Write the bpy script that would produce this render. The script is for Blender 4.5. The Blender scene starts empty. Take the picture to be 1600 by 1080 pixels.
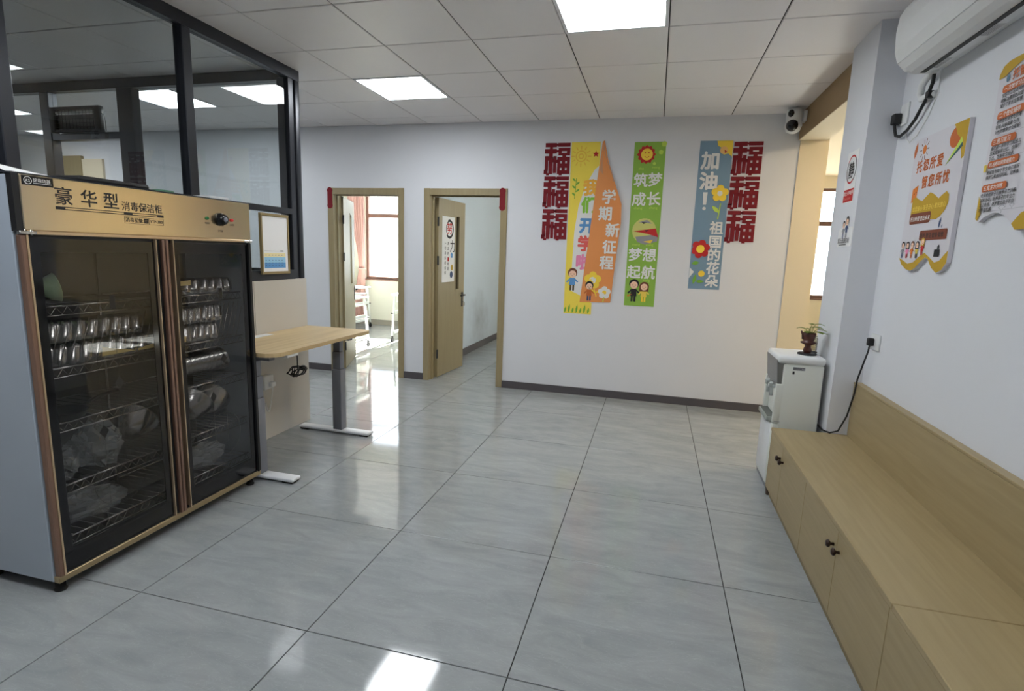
import bpy, bmesh, math, random
from mathutils import Vector, Matrix
random.seed(7)
PI = math.pi
scene = bpy.context.scene
C = scene.collection

# ------------------------------------------------------------------ camera
cam_d = bpy.data.cameras.new('camera')
cam_d.sensor_width = 36.0
cam_d.lens = 844.84 / 1600 * 36.0
cam_d.clip_start = 0.05
cam_d.clip_end = 300
cam = bpy.data.objects.new('camera', cam_d)
C.objects.link(cam)
YAW, PITCH, ROLL = -0.25129, -0.16901, 0.03411
fwd = Vector((math.sin(YAW) * math.cos(PITCH), math.cos(YAW) * math.cos(PITCH), math.sin(PITCH)))
rgt0 = Vector((math.cos(YAW), -math.sin(YAW), 0))
up0 = rgt0.cross(fwd)
rgt = math.cos(ROLL) * rgt0 + math.sin(ROLL) * up0
upv = -math.sin(ROLL) * rgt0 + math.cos(ROLL) * up0
mw = Matrix((rgt, upv, -fwd)).transposed().to_4x4()
mw.translation = Vector((1.992, -1.617, 1.459))
cam.matrix_world = mw
scene.camera = cam

# ------------------------------------------------------------------ sky, sun, exposure
PANEL = 16.0            # strength of the ceiling light panels
EXPOSURE = 0.52
world = bpy.data.worlds.new('sky')
scene.world = world
world.use_nodes = True
wn = world.node_tree.nodes
wl = world.node_tree.links
wn.clear()
wo = wn.new('ShaderNodeOutputWorld')
wb = wn.new('ShaderNodeBackground')
wb.inputs['Color'].default_value = (0.88, 0.94, 1.0, 1)     # even bright haze
wb.inputs['Strength'].default_value = 7.0
wl.new(wb.outputs[0], wo.inputs[0])
sun_d = bpy.data.lights.new('sun', 'SUN')
sun_d.energy = 150.0
sun_d.angle = math.radians(0.6)
sun_d.color = (1.0, 0.93, 0.82)
sun = bpy.data.objects.new('sun', sun_d)
C.objects.link(sun)
sun.rotation_euler = Vector((0.04, -1.0, -0.60)).to_track_quat('-Z', 'Y').to_euler()
scene.view_settings.view_transform = 'Standard'
scene.view_settings.look = 'None'
scene.view_settings.exposure = EXPOSURE
scene.view_settings.gamma = 1.0
scene.view_settings.use_curve_mapping = False

# ------------------------------------------------------------------ materials
def s2l(c):
    c = c / 255.0
    return c / 12.92 if c <= 0.04045 else ((c + 0.055) / 1.055) ** 2.4
def col(r, g, b):
    return (s2l(r), s2l(g), s2l(b), 1.0)
MATS = {}
def mat(name, rgb, rough=0.5, metal=0.0, var=0.05, scale=6.0, bump=0.0, stretch=None, coat=0.0, emit=None, spec=0.5, trans=0.0, alpha=1.0):
    if name in MATS:
        return MATS[name]
    m = bpy.data.materials.new(name)
    m.use_nodes = True
    nt = m.node_tree
    n, l = nt.nodes, nt.links
    b = n['Principled BSDF']
    base = col(*rgb)
    b.inputs['Roughness'].default_value = rough
    b.inputs['Metallic'].default_value = metal
    b.inputs['Specular IOR Level'].default_value = spec
    b.inputs['Coat Weight'].default_value = coat
    b.inputs['Transmission Weight'].default_value = trans
    b.inputs['Alpha'].default_value = alpha
    tc = n.new('ShaderNodeTexCoord')
    mp = n.new('ShaderNodeMapping')
    l.new(tc.outputs['Object'], mp.inputs[0])
    if stretch:
        mp.inputs['Scale'].default_value = stretch
    nz = n.new('ShaderNodeTexNoise')
    nz.inputs['Scale'].default_value = scale
    nz.inputs['Detail'].default_value = 5
    l.new(mp.outputs[0], nz.inputs['Vector'])
    mx = n.new('ShaderNodeMix')
    mx.data_type = 'RGBA'
    mx.inputs[6].default_value = tuple(max(0, c * (1 - var)) for c in base[:3]) + (1,)
    mx.inputs[7].default_value = tuple(min(1, c * (1 + var)) for c in base[:3]) + (1,)
    l.new(nz.outputs['Fac'], mx.inputs[0])
    l.new(mx.outputs[2], b.inputs['Base Color'])
    if bump:
        bp = n.new('ShaderNodeBump')
        bp.inputs['Strength'].default_value = bump
        bp.inputs['Distance'].default_value = 0.01
        l.new(nz.outputs['Fac'], bp.inputs['Height'])
        l.new(bp.outputs[0], b.inputs['Normal'])
    if emit:
        b.inputs['Emission Color'].default_value = (emit[0], emit[1], emit[2], 1)
        b.inputs['Emission Strength'].default_value = emit[3]
    MATS[name] = m
    return m

def wood_mat(name, rgb, dark, axis='Y', rough=0.45, scale=3.0, amt=1.0):
    m = bpy.data.materials.new(name)
    m.use_nodes = True
    n, l = m.node_tree.nodes, m.node_tree.links
    b = n['Principled BSDF']
    b.inputs['Roughness'].default_value = rough
    tc = n.new('ShaderNodeTexCoord')
    mp = n.new('ShaderNodeMapping')
    l.new(tc.outputs['Object'], mp.inputs[0])
    mp.inputs['Scale'].default_value = {'Y': (14, 0.8, 14), 'X': (0.8, 14, 14), 'Z': (14, 14, 0.8)}[axis]
    nz = n.new('ShaderNodeTexNoise')
    nz.inputs['Scale'].default_value = scale
    nz.inputs['Detail'].default_value = 8
    nz.inputs['Distortion'].default_value = 0.6
    l.new(mp.outputs[0], nz.inputs['Vector'])
    cr = n.new('ShaderNodeValToRGB')
    cr.color_ramp.elements[0].position = 0.5 - 0.25 / amt
    cr.color_ramp.elements[0].color = col(*dark)
    cr.color_ramp.elements[1].position = 0.5 + 0.2 / amt
    cr.color_ramp.elements[1].color = col(*rgb)
    l.new(nz.outputs['Fac'], cr.inputs[0])
    l.new(cr.outputs[0], b.inputs['Base Color'])
    bp = n.new('ShaderNodeBump')
    bp.inputs['Strength'].default_value = 0.12
    bp.inputs['Distance'].default_value = 0.004
    l.new(nz.outputs['Fac'], bp.inputs['Height'])
    l.new(bp.outputs[0], b.inputs['Normal'])
    MATS[name] = m
    return m

def glass_mat(name, tint, refl=1.0, rough=0.0, ior=1.5):
    # thin pane: see-through tint plus a Fresnel mirror
    m = bpy.data.materials.new(name)
    m.use_nodes = True
    n, l = m.node_tree.nodes, m.node_tree.links
    n.clear()
    o = n.new('ShaderNodeOutputMaterial')
    t = n.new('ShaderNodeBsdfTransparent')
    t.inputs[0].default_value = tint
    g = n.new('ShaderNodeBsdfGlossy')
    g.inputs['Roughness'].default_value = rough
    g.inputs[0].default_value = (refl, refl, refl, 1)
    f = n.new('ShaderNodeFresnel')
    f.inputs['IOR'].default_value = ior
    x = n.new('ShaderNodeMixShader')
    ge = n.new('ShaderNodeNewGeometry')
    inv = n.new('ShaderNodeMath')
    inv.operation = 'SUBTRACT'
    inv.inputs[0].default_value = 1.0
    l.new(ge.outputs['Backfacing'], inv.inputs[1])
    ml = n.new('ShaderNodeMath')
    ml.operation = 'MULTIPLY'
    l.new(f.outputs[0], ml.inputs[0])
    l.new(inv.outputs[0], ml.inputs[1])
    l.new(ml.outputs[0], x.inputs[0])   # one mirror per pane: the inner face only passes light
    l.new(t.outputs[0], x.inputs[1])
    l.new(g.outputs[0], x.inputs[2])
    l.new(x.outputs[0], o.inputs[0])
    MATS[name] = m
    return m

def tile_mat():
    m = bpy.data.materials.new('polished_grey_tile')
    m.use_nodes = True
    n, l = m.node_tree.nodes, m.node_tree.links
    b = n['Principled BSDF']
    oi = n.new('ShaderNodeObjectInfo')
    tc = n.new('ShaderNodeTexCoord')
    ad = n.new('ShaderNodeVectorMath')
    ad.operation = 'ADD'
    sc = n.new('ShaderNodeVectorMath')
    sc.operation = 'SCALE'
    sc.inputs['Scale'].default_value = 37.0
    cb = n.new('ShaderNodeCombineXYZ')
    for i in range(3):
        l.new(oi.outputs['Random'], cb.inputs[i])
    l.new(cb.outputs[0], sc.inputs[0])
    l.new(tc.outputs['Object'], ad.inputs[0])
    l.new(sc.outputs[0], ad.inputs[1])
    mp = n.new('ShaderNodeMapping')
    mp.inputs['Rotation'].default_value = (0, 0, 0.5)
    mp.inputs['Scale'].default_value = (1.0, 3.2, 1.0)
    l.new(ad.outputs[0], mp.inputs[0])
    n1 = n.new('ShaderNodeTexNoise')
    n1.inputs['Scale'].default_value = 3.0
    n1.inputs['Detail'].default_value = 9
    n1.inputs['Roughness'].default_value = 0.62
    n1.inputs['Distortion'].default_value = 1.0
    l.new(mp.outputs[0], n1.inputs['Vector'])
    r1 = n.new('ShaderNodeValToRGB')
    e = r1.color_ramp.elements
    e[0].position = 0.3
    e[0].color = col(142, 146, 148)
    e[1].position = 0.72
    e[1].color = col(163, 166, 167)
    l.new(n1.outputs['Fac'], r1.inputs[0])
    # thin pale veins
    n2 = n.new('ShaderNodeTexNoise')
    n2.inputs['Scale'].default_value = 10.0
    n2.inputs['Detail'].default_value = 6
    n2.inputs['Distortion'].default_value = 2.0
    l.new(mp.outputs[0], n2.inputs['Vector'])
    r2 = n.new('ShaderNodeValToRGB')
    e = r2.color_ramp.elements
    e[0].position = 0.485
    e[0].color = (0, 0, 0, 1)
    e[1].position = 0.515
    e[1].color = (0, 0, 0, 1)
    k = e.new(0.5)
    k.color = (0.16, 0.16, 0.16, 1)
    l.new(n2.outputs['Fac'], r2.inputs[0])
    mx = n.new('ShaderNodeMix')
    mx.data_type = 'RGBA'
    mx.inputs[7].default_value = col(205, 206, 205)
    l.new(r2.outputs[0], mx.inputs[0])
    l.new(r1.outputs[0], mx.inputs[6])
    l.new(mx.outputs[2], b.inputs['Base Color'])
    b.inputs['Roughness'].default_value = 0.07
    b.inputs['IOR'].default_value = 1.55
    bp = n.new('ShaderNodeBump')
    bp.inputs['Strength'].default_value = 0.02
    bp.inputs['Distance'].default_value = 0.002
    l.new(n1.outputs['Fac'], bp.inputs['Height'])
    l.new(bp.outputs[0], b.inputs['Normal'])
    MATS['tile'] = m
    return m

M_TILE = tile_mat()
M_GROUT = mat('dark_grout', (38, 38, 38), 0.9)
M_WALL = mat('white_wall_paint', (222, 224, 229), 0.75, var=0.02, scale=2.0, bump=0.03)
M_CREAM = mat('cream_wall_paint', (226, 214, 188), 0.75, var=0.02, scale=2.0)
M_CEIL = mat('ceiling_panel', (236, 233, 233), 0.42, var=0.02, scale=3.0)
M_TBAR = mat('ceiling_gap', (36, 34, 34), 0.7)
M_BASE = mat('dark_baseboard', (84, 80, 84), 0.35, var=0.04)
M_CASE = wood_mat('door_casing', (160, 146, 112), (149, 134, 101), 'Z', 0.4)
M_DOOR = wood_mat('door_leaf', (152, 138, 104), (142, 128, 96), 'Z', 0.4)
M_BENCH = wood_mat('bench_laminate', (168, 150, 112), (157, 139, 101), 'Y', 0.42)
M_OAK = wood_mat('light_oak_top', (206, 182, 138), (182, 156, 112), 'Y', 0.4, 1.5)
M_FRAME = mat('dark_aluminium', (44, 47, 54), 0.35, 0.3)
M_GLASS = glass_mat('clear_pane', (0.9, 0.92, 0.92, 1), 1.0)
M_WGLASS = glass_mat('window_pane', (0.95, 0.97, 0.98, 1), 1.0)
M_DARKGLASS = glass_mat('smoked_glass', (0.76, 0.75, 0.74, 1), 0.9)
M_BLACK = mat('black_gloss', (16, 16, 18), 0.12)
M_BLACKM = mat('black_matte', (24, 24, 26), 0.55)
M_RUBBER = mat('black_rubber', (20, 20, 20), 0.8)
M_WHITE = mat('white_plastic', (226, 228, 228), 0.4, var=0.02)
M_WHITEM = mat('white_metal', (224, 226, 230), 0.35, var=0.02)
M_PAPER = mat('white_paper', (236, 236, 236), 0.8, var=0.02)
M_STEEL = mat('stainless_steel', (196, 196, 196), 0.22, 1.0, var=0.05, scale=20)
M_CHROME = mat('chrome_wire', (205, 205, 205), 0.15, 1.0)
M_BRUSH = mat('brushed_header', (208, 194, 168), 0.2, 1.0, var=0.06, scale=6, stretch=(1, 60, 1))  # warm reflections on the steel are put into the base colour
M_COPPER = mat('copper_trim', (146, 116, 100), 0.4, 0.6, var=0.08)
M_GOLD = mat('gold_edge', (206, 182, 150), 0.3, 0.7, var=0.05)
M_DKCOP = mat('dark_copper', (84, 56, 46), 0.4, 0.7)
M_SIDE = mat('grey_blue_enamel', (168, 178, 190), 0.4, var=0.03)
M_RED = mat('dark_red_felt', (124, 20, 32), 0.85, var=0.1, scale=40)
M_PANEL = mat('beige_panel', (197, 192, 183), 0.5, var=0.02)
M_GREYM = mat('grey_metal', (128, 130, 138), 0.4, 0.2)
M_BROWNF = mat('brown_window_frame', (116, 84, 72), 0.45)
M_PINK = mat('pink_curtain', (206, 166, 158), 0.9, var=0.08, scale=20)

# ------------------------------------------------------------------ mesh helpers
class MB:
    def __init__(s):
        s.v, s.f, s.sm = [], [], []
    def add(s, vs, fs, smooth=False):
        o = len(s.v)
        s.v += [Vector(p) for p in vs]
        for f in fs:
            s.f.append([i + o for i in f])
            s.sm.append(smooth)
        return s
    def box(s, x0, x1, y0, y1, z0, z1):
        vs = [(x, y, z) for z in (z0, z1) for y in (y0, y1) for x in (x0, x1)]
        return s.add(vs, [(0, 2, 3, 1), (4, 5, 7, 6), (0, 1, 5, 4), (2, 6, 7, 3), (0, 4, 6, 2), (1, 3, 7, 5)])
    def rbox(s, x0, x1, y0, y1, z0, z1, r=0.01, seg=2):
        bm = bmesh.new()
        bmesh.ops.create_cube(bm, size=1)
        for v in bm.verts:
            v.co = Vector(((x0 + x1) / 2 + v.co.x * (x1 - x0), (y0 + y1) / 2 + v.co.y * (y1 - y0), (z0 + z1) / 2 + v.co.z * (z1 - z0)))
        bmesh.ops.bevel(bm, geom=bm.edges[:], offset=r, segments=seg, affect='EDGES', profile=0.5)
        bm.verts.ensure_lookup_table()
        bm.verts.index_update()
        s.add([v.co.copy() for v in bm.verts], [[v.index for v in f.verts] for f in bm.faces], seg > 1)
        bm.free()
        return s
    def tube(s, pts, r, n=8, closed=False, smooth=True):
        pts = [Vector(p) for p in pts]
        rs = r if isinstance(r, (list, tuple)) else [r] * len(pts)
        rings = []
        prev = None
        N = len(pts)
        for i, p in enumerate(pts):
            a = pts[i - 1] if i > 0 else (pts[-1] if closed else pts[0])
            b = pts[i + 1] if i < N - 1 else (pts[0] if closed else pts[-1])
            t = (b - a)
            t = t.normalized() if t.length > 1e-9 else Vector((0, 0, 1))
            if prev is None:
                u = t.cross(Vector((0, 0, 1)))
                if u.length < 1e-3:
                    u = t.cross(Vector((1, 0, 0)))
            else:
                u = prev - t * prev.dot(t)
                if u.length < 1e-4:
                    u = t.cross(Vector((1, 0, 0.3)))
            u.normalize()
            prev = u
            w = t.cross(u)
            rings.append([p + rs[i] * (math.cos(2 * PI * k / n) * u + math.sin(2 * PI * k / n) * w) for k in range(n)])
        vs = [q for ring in rings for q in ring]
        fs = []
        for i in range(N if closed else N - 1):
            j = (i + 1) % N
            for k in range(n):
                k2 = (k + 1) % n
                fs.append((i * n + k, i * n + k2, j * n + k2, j * n + k))
        s.add(vs, fs, smooth)
        if not closed:
            o = len(s.v) - len(vs)
            s.f.append([o + k for k in range(n)][::-1]); s.sm.append(False)
            s.f.append([o + (N - 1) * n + k for k in range(n)]); s.sm.append(False)
        return s
    def cyl(s, p0, p1, r, n=16, smooth=True):
        return s.tube([p0, p1], r, n, smooth=smooth)
    def lathe(s, c, prof, n=20, axis='Z', sx=1.0, sy=1.0):
        c = Vector(c)
        vs, fs = [], []
        for (r, h) in prof:
            for k in range(n):
                a = 2 * PI * k / n
                x, y = r * math.cos(a) * sx, r * math.sin(a) * sy
                vs.append(c + (Vector((x, y, h)) if axis == 'Z' else Vector((h, x, y)) if axis == 'X' else Vector((x, h, y))))
        for i in range(len(prof) - 1):
            for k in range(n):
                k2 = (k + 1) % n
                fs.append((i * n + k, i * n + k2, (i + 1) * n + k2, (i + 1) * n + k))
        fs.append(tuple(range(n))[::-1])
        fs.append(tuple((len(prof) - 1) * n + k for k in range(n)))
        return s.add(vs, fs, True)
    def prism(s, pts, d):
        # polygon (3d points, in order) extruded by vector d
        pts = [Vector(p) for p in pts]
        d = Vector(d)
        n = len(pts)
        vs = pts + [p + d for p in pts]
        fs = [tuple(range(n))[::-1], tuple(range(n, 2 * n))]
        for k in range(n):
            fs.append((k, (k + 1) % n, n + (k + 1) % n, n + k))
        return s.add(vs, fs)
    def sphere(s, c, r, n=12, m=8, sc=(1, 1, 1)):
        c = Vector(c)
        vs, fs = [], []
        for i in range(m + 1):
            th = PI * i / m
            for k in range(n):
                a = 2 * PI * k / n
                vs.append(c + Vector((r * sc[0] * math.sin(th) * math.cos(a), r * sc[1] * math.sin(th) * math.sin(a), r * sc[2] * math.cos(th))))
        for i in range(m):
            for k in range(n):
                fs.append((i * n + k, (i + 1) * n + k, (i + 1) * n + (k + 1) % n, i * n + (k + 1) % n))
        return s.add(vs, fs, True)
    def grid(s, rows, smooth=True, close=False):
        # rows: list of equal-length point lists
        nr, nc = len(rows), len(rows[0])
        vs = [p for r in rows for p in r]
        fs = []
        for i in range(nr - 1):
            for k in range(nc if close else nc - 1):
                k2 = (k + 1) % nc
                fs.append((i * nc + k, i * nc + k2, (i + 1) * nc + k2, (i + 1) * nc + k))
        return s.add(vs, fs, smooth)
    def frame(s, x0, x1, y0, y1, z0, z1, w):
        # one closed rectangular ring in the YZ plane, x0..x1 thick
        o = [(y0, z0), (y1, z0), (y1, z1), (y0, z1)]
        i = [(y0 + w, z0 + w), (y1 - w, z0 + w), (y1 - w, z1 - w), (y0 + w, z1 - w)]
        vs = [(x, y, z) for x in (x0, x1) for y, z in o + i]
        fs = []
        for k in range(4):
            j = (k + 1) % 4
            fs += [(k, j, 4 + j, 4 + k), (8 + k, 12 + k, 12 + j, 8 + j), (k, 8 + k, 8 + j, j), (4 + k, 4 + j, 12 + j, 12 + k)]
        return s.add(vs, fs)
    def xf(s, m):
        s.v = [m @ p for p in s.v]
        return s
    def mesh(s, name, m, off=Vector((0, 0, 0))):
        me = bpy.data.meshes.new(name)
        me.from_pydata([tuple(p - off) for p in s.v], [], s.f)
        for p, sm in zip(me.polygons, s.sm):
            p.use_smooth = sm
        me.materials.append(m)
        bm = bmesh.new()
        bm.from_mesh(me)
        bmesh.ops.remove_doubles(bm, verts=bm.verts, dist=1e-6)
        bmesh.ops.recalc_face_normals(bm, faces=bm.faces)
        bm.to_mesh(me)
        bm.free()
        return me

ORIG = {}
def origin_of(p):
    return ORIG.get(p.name, Vector((0, 0, 0))) if p else Vector((0, 0, 0))
def link(name, me, parent=None, o=Vector((0, 0, 0))):
    ob = bpy.data.objects.new(name, me)
    C.objects.link(ob)
    if parent:
        ob.parent = parent
        ORIG[ob.name] = origin_of(parent)
    else:
        ob.location = o
        ORIG[ob.name] = Vector(o)
    return ob
def part(name, mb, m, parent, label=None):
    ob = link(name, mb.mesh(name, m, origin_of(parent)), parent)
    if label:
        ob['label'] = label
    return ob
def tag(o, label, cat, group=None):
    o['label'] = label
    o['category'] = cat
    if group:
        o['group'] = group
    return o
def thing(name, label, cat, loc, group=None):
    o = bpy.data.objects.new(name, None)
    o.empty_display_size = 0.05
    C.objects.link(o)
    o.location = loc
    ORIG[o.name] = Vector(loc)
    return tag(o, label, cat, group)
def single(name, mb, m, label, cat, group=None):
    lo = Vector((min(p.x for p in mb.v), min(p.y for p in mb.v), min(p.z for p in mb.v)))
    hi = Vector((max(p.x for p in mb.v), max(p.y for p in mb.v), max(p.z for p in mb.v)))
    o = Vector(((lo.x + hi.x) / 2, (lo.y + hi.y) / 2, lo.z))
    ob = link(name, mb.mesh(name, m, o), None, o)
    return tag(ob, label, cat, group)
def struct(name, mb, m, label=None, parent=None):
    ob = link(name, mb.mesh(name, m, origin_of(parent)), parent)
    if not parent:
        ob['kind'] = 'structure'
        ob['category'] = name.split('_')[0]
    if label:
        ob['label'] = label
    return ob

# flat print on a surface -------------------------------------------------
class Sheet:
    """2d drawing plane: origin, U (right), V (up); N points to the viewer."""
    def __init__(s, o, U, V, N):
        s.o, s.U, s.V, s.N = Vector(o), Vector(U), Vector(V), Vector(N)
        s.k = 0
    def at(s, x, y, h=0.0):
        return s.o + s.U * x + s.V * y + s.N * h
    def lay(s, n=1):
        h = 0.0003 + 0.000012 * s.k
        s.k += n + 1
        return h
    def poly(s, parent, name, polys, m, h=None, label=None):
        h = s.lay(len(polys)) if h is None else h
        mb = MB()
        for q, pts in enumerate(polys):
            mb.add([s.at(x, y, h + q * 0.000012) for x, y in pts], [tuple(range(len(pts)))])
        return part(name, mb, m, parent, label)
    def text(s, parent, body, x, y, size, m, bold=0.0, align='LEFT', name='lettering', wscale=1.0, lh=None, shear=0.0):
        h = s.lay(7)
        cu = bpy.data.curves.new('t', 'FONT')
        cu.body = body
        cu.resolution_u = 2
        cu.size = size
        cu.align_x = align
        cu.shear = shear
        if lh:
            cu.space_line = lh
        ob = bpy.data.objects.new('t', cu)
        C.objects.link(ob)
        dg = bpy.context.evaluated_depsgraph_get()
        me0 = bpy.data.meshes.new_from_object(ob.evaluated_get(dg))
        mb = MB()
        d = bold * size * .8            # heavier strokes: the glyph printed again, slightly shifted
        for q, (ox, oy) in enumerate([(0, 0)] + ([(d * math.cos(a), d * math.sin(a)) for a in [k * PI / 3 + .3 for k in range(6)]] if bold > .004 else [])):
            mb.add([s.at(x + v.co.x * wscale + ox, y + v.co.y + oy, h + q * 0.000012) for v in me0.vertices], [tuple(p.vertices) for p in me0.polygons])
        bpy.data.objects.remove(ob)
        bpy.data.curves.remove(cu)
        bpy.data.meshes.remove(me0)
        return part(name, mb, m, parent)

def circ(x, y, r, n=24, ry=None, a0=0, a1=2 * PI):
    ry = r if ry is None else ry
    full = abs(a1 - a0 - 2 * PI) < 1e-6
    k = n if full else n + 1
    return [(x + r * math.cos(a0 + (a1 - a0) * i / n), y + ry * math.sin(a0 + (a1 - a0) * i / n)) for i in range(k)]
def rect(x0, x1, y0, y1):
    return [(x0, y0), (x1, y0), (x1, y1), (x0, y1)]
def rrect(x0, x1, y0, y1, r, n=5):
    p = []
    for cx, cy, a in ((x1 - r, y0 + r, -PI / 2), (x1 - r, y1 - r, 0), (x0 + r, y1 - r, PI / 2), (x0 + r, y0 + r, PI)):
        p += [(cx + r * math.cos(a + PI / 2 * i / n), cy + r * math.sin(a + PI / 2 * i / n)) for i in range(n + 1)]
    return p
def line(x0, y0, x1, y1, w):
    dx, dy = x1 - x0, y1 - y0
    L = math.hypot(dx, dy) or 1
    nx, ny = -dy / L * w / 2, dx / L * w / 2
    return [(x0 + nx, y0 + ny), (x0 - nx, y0 - ny), (x1 - nx, y1 - ny), (x1 + nx, y1 + ny)]
def ring(x, y, r, w, n=28, a0=0, a1=2 * PI, ry=None):
    ry = r if ry is None else ry
    out = []
    for i in range(n):
        a, b = a0 + (a1 - a0) * i / n, a0 + (a1 - a0) * (i + 1) / n
        q = w / 2
        out.append([(x + (r - q) * math.cos(a), y + (ry - q) * math.sin(a)), (x + (r + q) * math.cos(a), y + (ry + q) * math.sin(a)),
                    (x + (r + q) * math.cos(b), y + (ry + q) * math.sin(b)), (x + (r - q) * math.cos(b), y + (ry - q) * math.sin(b))])
    return out
def petals(x, y, R, r, n=5, a0=0.3):
    return [circ(x + R * math.cos(a0 + 2 * PI * i / n), y + R * math.sin(a0 + 2 * PI * i / n), r, 14) for i in range(n)]
def leafp(x0, y0, x1, y1, w, n=6):
    dx, dy = x1 - x0, y1 - y0
    L = math.hypot(dx, dy)
    nx, ny = -dy / L, dx / L
    a = [(x0 + dx * t / n + nx * w * math.sin(PI * t / n), y0 + dy * t / n + ny * w * math.sin(PI * t / n)) for t in range(n + 1)]
    b = [(x0 + dx * t / n - nx * w * math.sin(PI * t / n), y0 + dy * t / n - ny * w * math.sin(PI * t / n)) for t in range(n - 1, 0, -1)]
    return a + b
def ink(name, rgb):
    return mat('ink_' + name, rgb, 0.65, var=0.03)
I_WHITE = ink('white', (232, 232, 230)); I_BLACK = ink('black', (28, 28, 32)); I_YEL = ink('yellow', (250, 216, 70))
I_ORG = ink('orange', (226, 128, 52)); I_RED = ink('red', (196, 36, 36)); I_GRN = ink('green', (120, 176, 60))
I_BLU = ink('blue', (92, 150, 206)); I_PNK = ink('pink', (234, 140, 180)); I_SKIN = ink('skin', (246, 204, 176))
I_BRN = ink('brown', (112, 62, 40)); I_LGRN = ink('light_green', (196, 222, 90)); I_GREY = ink('grey', (150, 150, 156))
I_NAVY = ink('navy', (60, 80, 120)); I_OCH = ink('ochre', (196, 158, 40)); I_RUST = ink('rust', (198, 104, 48))
I_TERR = ink('terracotta', (128, 66, 44)); I_PALEY = ink('pale_yellow', (240, 212, 90)); I_LBLUE = ink('light_blue', (150, 200, 228))

def kid(sh, parent, x, y, h, hair, shirt, pants, long_hair=False):
    """a small printed child: x centre, y feet, h height"""
    r = h * 0.21
    hy = y + h - r
    sh.poly(parent, 'printed_child_legs', [rect(x - h * .11, x - h * .02, y, y + h * .3), rect(x + h * .02, x + h * .11, y, y + h * .3)], pants)
    sh.poly(parent, 'printed_child_shirt', [[(x - h * .15, y + h * .26), (x + h * .15, y + h * .26), (x + h * .11, y + h * .6), (x - h * .11, y + h * .6)], line(x - h * .1, y + h * .55, x - h * .26, y + h * .38, h * .07), line(x + h * .1, y + h * .55, x + h * .26, y + h * .4, h * .07)], shirt)
    if long_hair:
        sh.poly(parent, 'printed_child_hair', [circ(x, hy, r * 1.15, 18), rect(x - r * 1.1, x + r * 1.1, hy - r * 1.2, hy)], hair)
    else:
        sh.poly(parent, 'printed_child_hair', [circ(x, hy + r * .18, r * 1.06, 18)], hair)
    sh.poly(parent, 'printed_child_face', [circ(x, hy - r * .12, r * .82, 18)], I_SKIN)
    sh.poly(parent, 'printed_child_eyes', [circ(x - r * .35, hy - r * .1, r * .11, 8), circ(x + r * .35, hy - r * .1, r * .11, 8), line(x - r * .2, hy - r * .5, x + r * .2, hy - r * .5, r * .09)], I_BLACK)

ORD = ['first', 'second', 'third', 'fourth', 'fifth', 'sixth', 'seventh', 'eighth', 'ninth', 'tenth', 'eleventh', 'twelfth']

# ================================================================== ROOM SHELL
YW = 3.975      # back wall face
ZC = 2.779      # ceiling
XR = 3.24       # right wall face
XP = -0.77      # partition face
YE = 7.85       # outer wall inner face
WT = 0.16

# floor ---------------------------------------------------------------
fl = struct('floor', MB().box(-7.2, 6.2, -4.6, YE + 0.25, -0.08, -0.004), M_GROUT, 'polished grey floor tiles with thin dark joints')
TS, GAP = 0.8, 0.0045
def tile_mesh():
    mb = MB()
    a, b = GAP / 2, TS - GAP / 2
    e = 0.0006
    vs = [(a, a, -.004), (b, a, -.004), (b, b, -.004), (a, b, -.004),
          (a, a, -e), (b, a, -e), (b, b, -e), (a, b, -e), (a + e, a + e, 0), (b - e, a + e, 0), (b - e, b - e, 0), (a + e, b - e, 0)]
    mb.add(vs, [(0, 1, 5, 4), (1, 2, 6, 5), (2, 3, 7, 6), (3, 0, 4, 7), (4, 5, 9, 8), (5, 6, 10, 9), (6, 7, 11, 10), (7, 4, 8, 11), (8, 9, 10, 11)])
    return mb.mesh('floor_tile', M_TILE)
TM = tile_mesh()
for i in range(-9, 8):
    for j in range(-6, 10):
        cx, cy = i * TS + .4, j * TS + .4
        if cx < -1.3 and cy < 2.0:
            continue
        o = bpy.data.objects.new('floor_tile', TM)
        C.objects.link(o)
        o.parent = fl
        o.location = (i * TS, j * TS, 0)

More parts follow.
